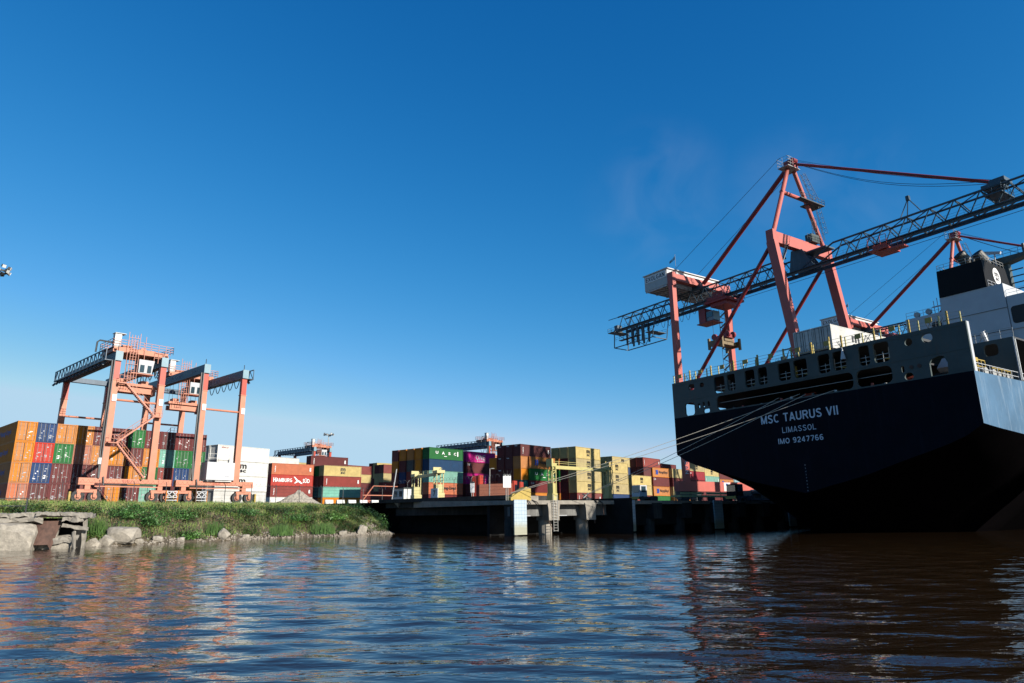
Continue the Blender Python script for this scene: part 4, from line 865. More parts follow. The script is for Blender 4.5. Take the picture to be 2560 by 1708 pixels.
c2 = copy_tree(c1); o_ = P0 + Q * 156; c2.location = (o_.x, o_.y, 0); c2['label'] = 'farther quay crane at the right whose mast rises behind the black ship funnel'

# ================================================================ the ship (x forward, y from port corner to starboard at -38.6, z above water)
PC = ap(1680, 960, aYp := (ray(1680, 960) * (96.4 / ray(1680, 960).y)), QA + 90); BEAM = 38.6
PC = Vector((aYp.x, aYp.y, 0))
ship = thing('container_ship', 'huge dark blue container ship seen from astern, moored along the quay', 'ship', (PC.x, PC.y, 0), QA)
HB = BEAM / 2; YC = -HB
def interp(P, x):
    for (a, za), (c, zc) in zip(P[:-1], P[1:]):
        if x <= c: return za + (zc - za) * (x - a) / (c - a)
    return P[-1][1]
ST0 = [(0, 0), (.052, .125), (.12, .23), (.225, .34), (.357, .46), (.48, .58), (.6, .70), (.715, .795), (.83, .87), (.9, .93), (1, 1)]
S_ = [0, 2, 4, 6, 9, 12, 16, 22, 30, 40, 55, 75, 100, 150, 200, 240]
ZK = [(0, 10.35), (3, 10.1), (9, 9.75), (16, 9.1), (30, 7.8), (55, 5.0), (80, 1.5), (110, -3), (260, -6)]
ZC = [(0, 4.5), (2, 3.6), (6, 1.2), (9, -1), (12, -4), (16, -7), (260, -8)]
us = [i / 12 for i in range(13)]
mbT, mbS, mbB = MB(), MB(), MB()
def sect(s):
    zk, zc = interp(ZK, s), interp(ZC, s); half = HB if s < 190 else HB * max(.02, 1 - ((s - 190) / 60) ** 2); ex = interp([(0, 1), (12, 1), (30, 1.15), (60, 1.1), (90, .6), (260, .3)], s)
    return zk, [(half * (1 - u), zk + (zc - zk) * (interp(ST0, u) if s < 12 else interp(ST0, u) ** ex)) for u in us], half
sec = [sect(s) for s in S_]
for i in range(len(S_) - 1):
    for sg in (1, -1):
        (zk0, p0, h0), (zk1, p1, h1) = sec[i], sec[i + 1]; a, c = S_[i], S_[i + 1]
        (mbS).add([(a, YC + sg * h0, 15.4), (c, YC + sg * h1, 15.4), (c, YC + sg * h1, zk1), (a, YC + sg * h0, zk0)], [(0, 1, 2, 3)])
        for k in range(12):
            mbB.add([(a, YC + sg * p0[k][0], p0[k][1]), (c, YC + sg * p1[k][0], p1[k][1]), (c, YC + sg * p1[k + 1][0], p1[k + 1][1]), (a, YC + sg * p0[k + 1][0], p0[k + 1][1])], [(0, 1, 2, 3)])
edge = [(y_, z_) for y_, z_ in sec[0][1]]
poly = [(0, YC + HB, 15.4)] + [(0, YC + y_, z_) for y_, z_ in edge] + [(0, YC - y_, z_) for y_, z_ in reversed(edge[:-1])] + [(0, YC - HB, 15.4)]
mbT.add(poly, [tuple(range(len(poly)))])
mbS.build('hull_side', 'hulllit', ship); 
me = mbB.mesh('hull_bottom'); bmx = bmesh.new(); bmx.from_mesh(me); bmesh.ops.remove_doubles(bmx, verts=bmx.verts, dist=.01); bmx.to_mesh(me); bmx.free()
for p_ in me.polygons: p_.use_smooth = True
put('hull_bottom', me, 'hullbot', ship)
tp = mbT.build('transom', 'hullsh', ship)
def wz(w_, z): return (-.02, -w_, z)
mb = MB()
for s, w0, w1, z0, z1, bo_ in (('MSC TAURUS VII', 14.25, 24.4, 12.95, 13.97, True), ('LIMASSOL', 17.05, 21.5, 11.6, 12.28, False), ('IMO 9247766', 16.35, 22.25, 10.34, 10.98, True)):
    text(mb, s, wz(w0, z0), (0, -1, 0), EZ, w1 - w0, z1 - z0, bo_)
flat_build(mb, 'name_lettering', 'inkhull', tp)
mb = MB()
for i in range(9): text(mb, str(48 - 2 * i)[-1], (-.03, -19.5, 7.6 - i * .36), (0, -1, 0), EZ, .12, .14)
flat_build(mb, 'lettering', 'inkg', tp)
# pierced grey bulwark of the stern
def rr(w0, z0, w1, z1, r_, n_=4):
    P = []
    for cx, cz, a0 in ((w1 - r_, z1 - r_, 0), (w0 + r_, z1 - r_, 90), (w0 + r_, z0 + r_, 180), (w1 - r_, z0 + r_, 270)):
        P += [(cx + r_ * math.cos(R(a0 + 90 * i / n_)), cz + r_ * math.sin(R(a0 + 90 * i / n_))) for i in range(n_ + 1)]
    return P
def holed(name, outer, holes, x0, th, m, parent, axis='y'):
    """plate in the local y-z plane (w runs towards starboard) with openings, given thickness"""
    loops = [[Vector((p[0], p[1], 0)) for p in L] for L in [outer] + holes]; flat = [p for L in loops for p in L]
    tris = tessellate_polygon(loops); mb = MB()
    f0 = [(x0, -p.x, p.y) for p in flat]; f1 = [(x0 + th, -p.x, p.y) for p in flat]
    mb.add(f0 + f1, [tuple(t) for t in tris] + [tuple(len(flat) + i for i in reversed(t)) for t in tris]); k = 0; N = len(flat)
    for L in loops:
        for i in range(len(L)): a, c = k + i, k + (i + 1) % len(L); mb.f.append((a, c, N + c, N + a))
        k += len(L)
    return mb.build(name, m, parent)
wins = [(7.47, 9.19), (9.64, 10.91), (12.44, 13.92), (14.43, 15.77), (17.35, 19.04), (19.5, 21.25), (22.67, 24.15), (24.53, 26.07), (27.56, 28.79), (29.25, 30.93)]
holes = [rr(a, 17.85, c, 20.1, .38) for a, c in wins]
holes += [rr(3.0, 18.95, 4.05, 19.8, .33), rr(5.0, 19.05, 5.75, 19.7, .3), rr(32.6, 19.0, 33.4, 19.82, .4), rr(34.34, 19.0, 35.4, 19.9, .42), rr(2.11, 15.5, 3.8, 17.25, .4), rr(4.44, 16.28, 4.8, 16.95, .17), rr(5.25, 16.28, 5.63, 17.05, .18), rr(6.1, 16.3, 6.5, 17.0, .19), rr(5.3, 15.5, 6.4, 16.05, .25), rr(7.65, 15.55, 26.6, 17.42, .6), rr(27.0, 15.55, 30.9, 17.42, .6), rr(31.85, 16.35, 32.2, 17.05, .17), rr(32.1, 15.5, 33.0, 16.25, .35)]
holes += [[(34.7, 15.5), (36.3, 15.5), (36.4, 16.6), (36.1, 17.35), (35.7, 17.42), (34.9, 17.2), (34.7, 16.8)]]
sb_ = holed('stern_bulwark', [(0, 15.4), (BEAM, 15.4), (BEAM, 20.4), (0, 20.4)], holes, .0, .25, 'shipgrey', ship)
m = MB()
for a, c in wins: m.tube((.3, -(a + .05), 18.3), (.3, -(c - .05), 18.3), .035, 4); m.tube((.3, -(a + .05), 18.75), (.3, -(c - .05), 18.75), .035, 4); m.tube((.3, -(a + c) / 2, 17.9), (.3, -(a + c) / 2, 19), .035, 4)
m.tube((.5, -7.7, 16.6), (.5, -30.8, 16.6), .03, 4); m.build('inner_rail', 'steel', sb_)
m = MB()
for z in (17.62, 20.0): m.box(-.03, -BEAM + .1, z, 0, -.1, z + .05)
m.build('rubbing_strip', 'shipgrey', sb_)
for a in (32.92, 33.72): MB().disc((-.02, -a, 16.77), .2, -.05, .02, 14, ax='x').build('cover_plate', 'rust', sb_)
MB().box(.25, -BEAM, 15.4, .7, -BEAM + .25, 20.4).build('corner_post', 'shipwhite', ship)
MB().box(.25, -.25, 15.4, .8, 0, 20.4).build('corner_post', 'shipgrey', ship)
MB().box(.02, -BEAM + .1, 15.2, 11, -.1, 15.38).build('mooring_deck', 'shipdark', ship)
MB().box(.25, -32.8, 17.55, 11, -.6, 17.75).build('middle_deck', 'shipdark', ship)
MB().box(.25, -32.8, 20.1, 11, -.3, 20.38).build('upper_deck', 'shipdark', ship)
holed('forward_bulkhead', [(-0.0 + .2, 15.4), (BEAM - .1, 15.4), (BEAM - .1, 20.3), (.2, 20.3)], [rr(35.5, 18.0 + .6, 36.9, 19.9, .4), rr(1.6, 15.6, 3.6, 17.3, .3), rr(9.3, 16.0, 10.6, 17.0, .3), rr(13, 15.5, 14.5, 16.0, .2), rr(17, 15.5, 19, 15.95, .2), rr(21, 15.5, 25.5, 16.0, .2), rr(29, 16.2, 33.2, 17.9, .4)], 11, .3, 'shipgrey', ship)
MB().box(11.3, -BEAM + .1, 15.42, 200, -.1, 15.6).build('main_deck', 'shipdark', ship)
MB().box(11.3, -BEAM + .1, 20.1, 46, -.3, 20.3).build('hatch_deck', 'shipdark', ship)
for s in (18, 31, 44): MB().box(s, -BEAM + .2, 15.6, s + .8, -BEAM + 1.2, 20.1).box(s, -1.2, 15.6, s + .8, -.3, 20.1).build('pillar', 'shipwhite', ship)
rnd = random.Random(5)
for i in range(13):                                          # mooring winches and lockers behind the openings
    w_ = 4 + i * 2.45; m = MB(); m.disc((4 + rnd.random() * 3, -w_, 16.1), .55, -.6, .6, 12); m.box(3.5, -w_ - .9, 15.38, 6, -w_ + .9, 15.6); m.box(5.8, -w_ - .3, 15.38, 6.4, -w_ + .3, 16.6); m.build('winch', 'shipred' if i % 5 == 1 else 'dark', ship)
for w_, m_ in ((8.3, 'shipwhite'), (10.3, 'corr'), (13.2, 'shipgrey'), (15.1, 'corr'), (18.4, 'yellow'), (20.8, 'shipwhite'), (23.3, 'corr'), (25.6, 'shipwhite'), (28.2, 'shipgrey'), (30.2, 'corr')):
    MB().box(1.5, -w_ - .35, 17.76, 1.9, -w_ + .1, 19.7).build('locker', m_, ship)
for w_ in (8.8, 13.6, 20.9, 25.4, 30.6): MB().beam((.6, -w_ - .4, 18.1), (.6, -w_ + .5, 18.35), .08, .16).build('valve_handle', 'yellow', ship)
for i in range(16):  # made-up stubs standing in for bits of daylight seen through the slot
    w_ = 8.4 + i * 1.42; MB().tube((.7, -w_, 15.38), (.7, -w_, 15.62 + rnd.random() * .35), .16, 8).box(.55, -w_ - .3, 15.5, .85, -w_ + .3, 15.58).build('slot_daylight_bit', ('shipwhite', 'dark', 'shipred', 'corr')[i % 4], ship)
# top rail with yellow posts
rl = MB()
for z in (20.75, 21.1, 21.5): rl.tube((.1, -.1, z), (.1, -BEAM + .1, z), .025, 4)
rl.build('stern_rail', 'steel', ship)
for i in range(20): w_ = .4 + i * 1.99; MB().box(.0, -w_ - .05, 20.4, .14, -w_ + .05, 21.45).build('rail_post', 'pale', ship)
for i in range(10): w_ = 3.2 + i * 3.75; MB().box(.15, -w_ - .08, 20.4, .32, -w_ + .08, 21.8).build('mooring_fairlead_post', 'yellow', ship)
for i in range(10): w_ = 1.5 + i * 3.75; MB().box(.0, -w_ - .32, 20.95, .08, -w_ + .32, 21.5).build('rail_sign', 'yellow', ship)
dr = MB()
for i in range(26): w_ = 1 + rnd.random() * 36; dr.beam((.6, -w_, 20.4), (.6, -w_ - rnd.uniform(-.8, .8), 21.3), .05, .05)
dr.build('lashing_rod', 'dark', ship)
# white stern lamp cone
MB().tube((-.35, -26.0, 20.3), (-.35, -26.0, 18.9), .02, 8, r2=.3).build('stern_light', 'shipwhite', ship)
# starboard quarter deck rails and rollers
m = MB(); m.rails([(1.0, -BEAM + .3, 15.4), (44, -BEAM + .3, 15.4)], 1.0, 1.6, .035); m.build('deck_rail', 'shipwhite', ship)
m = MB(); m.rails([(2.0, -37.2, 15.9), (6.2, -37.2, 15.9)], 1.4, .8, .07); m.rails([(5.6, -38.0, 15.5), (9.8, -38.0, 15.5)], .9, .7, .06); m.box(2.2, -37.6, 16.9, 3.8, -36.8, 17.3); m.build('yellow_guard', 'yellow', ship)
for s in (3.6, 5.4, 6.6, 7.6, 8.5, 9.3): MB().disc((s, -38.1, 15.75), .3 if s > 6 else .45, -.15, .2, 14).build('fairlead_roller', 'steel', ship)
for s, w_, h_ in ((5.0, 36.9, 3.6), (5.6, 36.5, 3.6)): MB().box(s, -w_ - .2, 20.3, s + .4, -w_ + .2, 20.3 + 2.2).build('yellow_stanchion', 'yellow', ship) if False else None
for w_ in (33.2, 33.75): MB().box(11.4, -w_ - .2, 20.3, 11.8, -w_ + .2, 22.3).build('stanchion', 'yellow', ship)
m = MB(); m.rails([(11.4, -25, 20.3), (11.4, -BEAM + .2, 20.3)], 1.1, 1.2, .035); m.build('bulkhead_rail', 'steel', ship)
for w_ in (30.4, 35.6): MB().tube((12, -w_, 20.3), (12, -w_ + .3, 21.6), .25, 8).tube((12, -w_ + .9, 20.3), (12, -w_, 21.8), .08, 5).build('vent_pipe', 'shipwhite', ship)
MB().beam((11.2, -BEAM + .15, 15.4), (11.2, -BEAM + .15, 20.3), .5, .1).build('bulkhead_edge', 'shipwhite', ship)
# accommodation, casing, funnel
hs = MB(); hs.box(50.5, -35.5, 15.6, 66, -9.2, 35.2); hw = hs.build('accommodation', 'shipwhite', ship)
cs = MB(); cs.box(50.2, -24.9, 15.6, 62, -15.4, 37.45); cs.build('engine_casing', 'shipwhite', ship)
m = MB()
for z in (19.5, 23, 26.4, 29.8, 33.4): m.box(50.1, -25.0, z, 50.2, -15.35, z + .06)
m.build('casing_seam', 'shipgrey', hw)
holed('lee_screen', [(25.0, 29.8), (35.4, 29.8), (35.4, 35.2), (25.0, 35.2)], [], 50.3, .15, 'shipwhite', ship)
dw = MB(); pts_ = rr(25.0 + .3, 30.6, 31.5, 33.4, .5); dw.add([(50.26, -a, z) for a, z in pts_], [tuple(range(len(pts_)))]); dw.build('screen_opening', 'black', ship)
dw = MB(); pts_ = rr(13.4, 31.5, 15.0, 33.7, .4); dw.add([(50.45, -a, z) for a, z in pts_], [tuple(range(len(pts_)))]); dw.build('screen_opening', 'black', ship)
fn = MB(); fn.add([(50, -22.75, 37.5), (50, -15.5, 37.5), (50.3, -15.6, 42.25), (50.3, -22.6, 42.25), (60, -22.75, 37.5), (60, -15.5, 37.5), (59, -15.6, 42.25), (59, -22.6, 42.25)], [(0, 1, 2, 3), (4, 7, 6, 5), (0, 4, 5, 1), (1, 5, 6, 2), (2, 6, 7, 3), (3, 7, 4, 0)])
fu = fn.build('funnel', 'funnel', ship)
m = MB(); P = [(54.8 + 1.3 * math.cos(a), -22.74 + .03 + (.022 * 1.5 * math.sin(a)), 40.1 + 1.5 * math.sin(a)) for a in [i * math.pi / 12 for i in range(24)]]
m.add([(a, -22.80 + .0333 * (c - 37.5), c) for a, b_, c in P], [tuple(range(24))]); m.build('emblem', 'inkw', fu)
m = MB(); text(m, 'm', (54.1, -22.79, 40.0), EX, EZ, 1.4, .75); text(m, 'sc', (54.15, -22.81, 39.25), EX, EZ, 1.3, .6); m.v = [(a, -22.84 + .0333 * (c - 37.5), c) for a, b_, c in m.v]; flat_build(m, 'lettering', 'ink', fu)
for (s, y_, r_, h_) in ((53.5, -19.3, .95, 2.2), (57.0, -20.6, .95, 2.6)):
    e = MB(); e.tube((s, y_, 42.2), (s - .3, y_, 42.2 + h_ * .6), r_, 18); e.tube((s - .3, y_, 42.2 + h_ * .6), (s - 1.3, y_ + .5, 42.2 + h_ * 1.15), r_ * 1.02, 18, cap=True); eo = e.build('exhaust_pipe', 'soot', fu); MB().tube((s - 1.28, y_ + .49, 42.2 + h_ * 1.14), (s - 1.36, y_ + .53, 42.2 + h_ * 1.18), r_ * .98, 18).build('exhaust_mouth', 'black', eo)
for s, y_ in ((52.4, -20.6), (55.4, -21.6), (55.9, -18)): MB().tube((s, y_, 42.2), (s, y_, 43.3), .3, 10).tube((s, y_, 43.3), (s, y_, 43.8), .12, 8).build('small_exhaust', 'black', fu)
MB().rails([(50.4, -22.5, 42.25), (50.4, -15.7, 42.25), (58.8, -15.7, 42.25)], 1.0, 1.1, .035).rails([(50.4, -22.5, 42.25), (58.8, -22.5, 42.25)], 1.0, 1.1, .035).build('funnel_rail', 'steel', fu)
MB().rails([(50.6, -9.4, 35.2), (50.6, -15.2, 35.2)], 1.1, 1.4, .035).rails([(50.6, -25, 35.2), (50.6, -35.3, 35.2)], 1.1, 1.4, .035).rails([(50.4, -22.9, 37.5), (61, -22.9, 37.5)], 1.1, 1.2, .035).build('monkey_rail', 'shipwhite', hw)
for y_, z in ((-10.6, 36.0), (-12.6, 36.1)): MB().disc((52, y_, z), .5, -.2, .2, 14, ax='x').tube((52, y_, 35.2), (52, y_, z - .3), .12, 6).build('searchlight', 'steel', hw)
for y_ in (-13.6, -14.2, -14.8): MB().tube((52, y_, 35.2), (52, y_, 37.4 + (y_ % 1)), .06, 5).box(51.9, y_ - .3, 36.6, 52.1, y_ + .3, 36.8).build('antenna', 'shipwhite', hw)
ms = MB(); ms.box(62, -25.6, 36, 63.2, -24.4, 44); ms.add([(61.5, -23.2, 43.6), (61.5, -28.8, 44.6), (63.5, -28.8, 44.6), (63.5, -23.2, 43.6), (61.5, -22.4, 45.2), (61.5, -28.8, 45.2), (63.5, -28.8, 45.2), (63.5, -22.4, 45.2)], [(0, 1, 2, 3), (4, 5, 6, 7), (0, 1, 5, 4), (1, 2, 6, 5), (2, 3, 7, 6), (3, 0, 4, 7)])
mast = ms.build('radar_mast', 'shipgrey', ship); mast.location = (0, 3.4, 0)
m = MB()
for k in range(5): m.box(62.2, -27.6, 38 + k * 1.15, 62.5, -25.6, 38.14 + k * 1.15); m.box(62.2, -24.4, 38 + k * 1.15, 62.5, -23.6, 38.14 + k * 1.15)
m.build('light_bracket', 'dark', mast)
MB().rails([(61.6, -23, 45.2), (61.6, -28.7, 45.2)], 1.1, 1.1, .035).tube((62, -28.3, 45.2), (62, -28.3, 46.8), .25, 8).build('mast_rail', 'dark', mast)
MB().beam((61, -22.6, 46.7), (61, -25.2, 45.9), .5, .45).tube((61, -24.2, 42), (61, -24.2, 46.2), .08, 6).build('radar_scanner', 'shipwhite', mast)
MB().add([(61.4, -28.8, 44.9), (63, -28.8, 44.9), (62.2, -32.4, 44.3), (61.4, -28.8, 45.6), (63, -28.8, 45.6), (62.2, -32.4, 44.4)], [(0, 1, 2), (5, 4, 3), (0, 3, 4, 1), (1, 4, 5, 2), (2, 5, 3, 0)]).build('wing', 'shipwhite', mast)
MB().box(61.8, -28.4, 34.9, 63, -25, 38.2).build('mast_house', 'shipwhite', mast)
def ship_pt(s, y_, z): v = PC + Q * s + T * y_; return Vector((v.x, v.y, z))
lb_ = thing('lifeboat', 'enclosed white lifeboat glimpsed through the right-hand stern opening', 'lifeboat', ship_pt(8.2, -33.2, 15.9), QA)
m = MB(); m.add([(-2.6, 0, .5), (2.6, 0, .5), (3.4, 0, 1.2), (-3.4, 0, 1.2), (-2.6, -1.8, .5), (2.6, -1.8, .5), (3.4, -2, 1.2), (-3.4, -2, 1.2), (-2.6, -.3, 2.3), (2.3, -.3, 2.3), (2.3, -1.7, 2.3), (-2.6, -1.7, 2.3)], [(0, 1, 2, 3), (5, 4, 7, 6), (0, 4, 5, 1), (3, 2, 9, 8), (7, 11, 10, 6), (2, 6, 10, 9), (3, 8, 11, 7), (8, 9, 10, 11), (1, 5, 6, 2), (0, 3, 7, 4)]); m.build('hull', 'shipwhite', lb_)
MB().box(-2, -.2, -.45, -1.7, -1.8, .5).box(1.7, -.2, -.45, 2, -1.8, .5).build('cradle', 'rust', lb_)
# reefers on the stern deck
for i, (w_, lab) in enumerate(((18.9, 'grimy white reefer on the ship stern, left of the pair'), (21.4, 'white reefer on the ship stern, right of the pair, bright side lit'))):
    b_, f_, d_, bar_, mk_, gk_ = DM[2.9]; p = ship_pt(1.6, -w_, 20.95)
    rc = thing('refrigerated_container', lab, 'container', p, QA - 90, 'white reefers on the stern deck')
    put('body', b_, M['w'], rc); put('frame', f_, M['w'], rc)
    put('gasket_gap_shade', gk_, M['black'], rc)
    for x in (.15, CW / 2 + .015):
        dd = put('door', d_, M['w'], rc, (x, 0, 0)); put('locking_bar', bar_, M['dark'], dd)
    if i: mb = MB(); text(mb, 'm', (CW + .012, 4.3, 1.2), (0, 1, 0), EZ, 1.6, .85); text(mb, 'sc', (CW + .012, 4.35, .5), (0, 1, 0), EZ, 1.5, .55); flat_build(mb, 'lettering', 'ink', rc)
for w_ in (18.9, 21.4): MB().box(1.7, -w_ - 2.3, 20.38, 13.6, -w_ - .1, 20.94).build('hatch_cover', 'shipdark', ship)
MB().box(1.0, -23.8, 20.38, 1.15, -23.65, 22.2).box(1.0, -23.8, 20.9, 1.12, -18.6, 21.0).box(1.0, -18.8, 20.38, 1.15, -18.65, 22.0).build('lashing_bridge', 'yellow', ship)

# ================================================================ quay
def qx(px): return (ap(px, 1290, P0, QA) - P0).dot(Q)
quay = thing('concrete_quay', 'long concrete quay on piles with dark hollows below its edge, under the ship', 'quay', (P0.x, P0.y, 0), QA)
m = MB(); m.add([(-1.8, 0, 4.2), (330, 0, 4.2), (330, 34, 4.76), (-1.8, 34, 4.76), (-1.8, 0, 3.72), (330, 0, 3.72), (330, 34, 3.72), (-1.8, 34, 3.72)], [(0, 1, 2, 3), (7, 6, 5, 4), (0, 4, 5, 1), (1, 5, 6, 2), (2, 6, 7, 3), (3, 7, 4, 0)]); m.build('deck', 'conc', quay)
MB().box(-1.5, 1.3, 2.3, qx(1545), 1.8, 3.72).build('edge_beam', 'concd', quay); MB().box(qx(1545), 1.3, .9, 330, 1.8, 3.72).build('edge_beam', 'wetc', quay)  # past the sunlit part, a black wall painted as shade closes the gaps
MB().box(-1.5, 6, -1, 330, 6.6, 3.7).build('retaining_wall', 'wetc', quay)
def _unused(px): return (ap(px, 1290, P0, QA) - P0).dot(Q)
def cap(x0, x1, cm='conc'):
    m = MB(); m.add([(x0, -.12, 3.9), (x1, -.12, 3.9), (x1 - .15, -.12, 3.2), (x1 - .2, -.12, 1.75), (x0 + .2, -.12, 1.75), (x0 + .15, -.12, 3.2), (x0, 2.6, 3.9), (x1, 2.6, 3.9), (x1 - .15, 2.6, 3.2), (x1 - .2, 2.6, 1.75), (x0 + .2, 2.6, 1.75), (x0 + .15, 2.6, 3.2)], [(5, 4, 3, 2, 1, 0), (6, 7, 8, 9, 10, 11), (0, 1, 7, 6), (1, 2, 8, 7), (2, 3, 9, 8), (3, 4, 10, 9), (4, 5, 11, 10), (5, 0, 6, 11)]); m.build('pile_cap', cm, quay)
    MB().tube(((x0 + x1) / 2 - .2, 1.6, -2), ((x0 + x1) / 2 - .2, 1.6, 1.8), .85, 18).build('pile', cm, quay)
xs = [(qx(1368), qx(1400)), (qx(1462), qx(1491))]
for a, c in xs: cap(a, c)
st = xs[1][0] - xs[0][0]; cw_ = xs[0][1] - xs[0][0]; x = xs[1][0] + st
while x < 200: cap(x, x + cw_, 'cap2'); x += st  # caps in the ship's shadow repeat the concrete with shade in its colour
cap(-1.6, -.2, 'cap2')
def fender(x0, x1):
    f = MB(); f.box(x0, -1.0, .15, x1, -.8, 4.25); fo = f.build('fender_panel', FEN, quay)
    MB().box(x0 + .2, -.8, 1.0, x1 - .2, -.0, 3.6).build('fender_cone', 'black', fo)
FEN = bpy.data.materials.new('fender panel white blue grid'); FEN.use_nodes = True
n = FEN.node_tree.nodes; l = FEN.node_tree.links; b = n['Principled BSDF']; tc = n.new('ShaderNodeTexCoord'); br = n.new('ShaderNodeTexBrick'); mp = n.new('ShaderNodeMapping'); mp.inputs['Rotation'].default_value = (R(90), 0, 0)
l.new(tc.outputs['Object'], mp.inputs[0]); l.new(mp.outputs[0], br.inputs['Vector']); br.offset = 0; br.inputs['Scale'].default_value = 1; br.inputs['Brick Width'].default_value = .42; br.inputs['Row Height'].default_value = .42; br.inputs['Mortar Size'].default_value = .02
br.inputs['Color1'].default_value = (.27, .34, .39, 1); br.inputs['Color2'].default_value = (.24, .31, .36, 1); br.inputs['Mortar'].default_value = (.12, .16, .22, 1)
sp_ = n.new('ShaderNodeSeparateXYZ'); l.new(tc.outputs['Object'], sp_.inputs[0]); nz = n.new('ShaderNodeTexNoise'); nz.inputs['Scale'].default_value = 3; l.new(tc.outputs['Object'], nz.inputs[0])
ad = n.new('ShaderNodeMath'); ad.operation = 'MULTIPLY_ADD'; ad.inputs[1].default_value = .9; l.new(nz.outputs['Fac'], ad.inputs[0]); l.new(sp_.outputs['Z'], ad.inputs[2])
mr = n.new('ShaderNodeMapRange'); mr.inputs[1].default_value = 1.4; mr.inputs[2].default_value = 2.3; mr.inputs[3].default_value = .85; mr.inputs[4].default_value = 0; l.new(ad.outputs[0], mr.inputs[0])
mx = n.new('ShaderNodeMix'); mx.data_type = 'RGBA'; mx.inputs[7].default_value = (.2, .19, .12, 1); l.new(mr.outputs[0], mx.inputs[0]); l.new(br.outputs[0], mx.inputs[6]); l.new(mx.outputs[2], b.inputs['Base Color']); b.inputs['Roughness'].default_value = .5
def fx(px):
    p = ap(px, 1290, P0 - T * 1.0, QA); return (p - P0).dot(Q)
fs = [(fx(1286), fx(1317)), (fx(1563), fx(1589))]
for a, c in fs: fender(a, c)
x = fs[1][0] + (fs[1][0] - fs[0][0])
while x < 200: fender(x, x + 1.9); x += fs[1][0] - fs[0][0]
lx = qx(1385); m = MB()
for dx in (-.32, .32): m.tube((lx + dx, -.35, .4), (lx + dx, -.35, 4.9), .05, 5)
for i in range(13): m.tube((lx - .32, -.35, .5 + i * .34), (lx + .32, -.35, .5 + i * .34), .035, 4)
m.build('ladder', 'steel', quay)
MB().tube((lx - 1.0, -.2, 1.7), (lx - .4, -.3, .6), .05, 5).tube((qx(1484), -.2, 1.75), (qx(1484), -.2, 1.3), .06, 5).tube((qx(1506), -.25, 2.4), (qx(1506), -.2, 3.4), .09, 6).build('hanging_chain', 'rust', quay)
m = MB(); m.tube((qx(1320), 1.2, 2.33), (qx(1340), 1.2, 2.33), .05, 5); m.tube((qx(1400), 1.2, 2.33), (qx(1432), 1.2, 2.33), .05, 5); m.tube((qx(1490), 1.2, 2.4), (qx(1504), 1.2, 2.4), .05, 5); m.build('pipe', 'shipwhite', quay)
MB().path([(qx(1318), -.12, 4.25), (qx(1322), -.2, 4.0), (qx(1325), -.2, 3.75)], .06).path([(qx(1330), -.02, 4.25), (qx(1340), -.2, 4.0), (qx(1344), -.2, 3.75)], .06).path([(qx(1487), -.02, 4.25), (qx(1493), -.2, 3.9)], .06).path([(qx(1497), -.02, 4.25), (qx(1506), -.2, 3.85), (qx(1507), -.2, 3.3)], .06).build('rope_end', 'black', quay)

wharf = thing('concrete_wharf', 'dark old concrete wharf end between the grassy bank and the quay', 'wharf', (W0.x, W0.y, 0), 138)
WLn = 27.5
MB().box(-.5, -9, 4.55, WLn, .6, 5.1).build('deck', 'cap2', wharf)
MB().box(-.5, -8, 3.75, WLn - 1, -.1, 4.55).build('deck_beam', 'cap2', wharf)
MB().box(.8, -7.8, 2.55, WLn - 3, -.6, 3.75).build('edge_beam', 'cap2', wharf)
for x in (5.2, 14.5, 22.6): MB().add([(x, .0, 4.5), (x + .9, .0, 4.5), (x + .45, .0, 3.8), (x, .55, 4.5), (x + .9, .55, 4.5), (x + .45, .12, 3.8)], [(0, 2, 1), (3, 4, 5), (0, 1, 4, 3), (1, 2, 5, 4), (2, 0, 3, 5)]).build('bracket', 'conc', wharf)
for x in (.2, 1.6): MB().tube((x, -1.2, -2), (x, -1.2, 3.8), .6, 14).build('pile', 'cap2', wharf)
MB().box(-1.3, -9, 1.8, 1.0, .1, 4.3).build('pile_cap', 'cap2', wharf)
MB().box(-14, -9.6, -1, 48, -9.1, 4.5).build('retaining_wall', 'wetc', wharf); MB().box(2.2, -4.5, -1, WLn, -4, 3.8).build('inner_wall', 'wetc', wharf)  # walls backing the gap below the deck, blackened in colour as shade
MB().box(-1.6, -5, 3.2, -.5, .3, 5.0).build('corner_block', 'conc', wharf)
# link deck between wharf and quay
lk = MB(); a = W0 + Vector((0, 0, 4.55)); lk.add([tuple(W0 - P0)[:2] + (4.0,), (-1.5, .2, 4.0), (4, 20, 4.4), tuple(W0 + A48 * 12 - P0)[:2] + (4.4,)], [(0, 1, 2, 3)])
wfence = fence('wharf_fence', 'dark wire fence with barbed coil along the old wharf edge', [tuple(ww(26.5, -1.5, 5.1)), tuple(ww(1, -1.5, 5.1))], 2.6, 3.6)

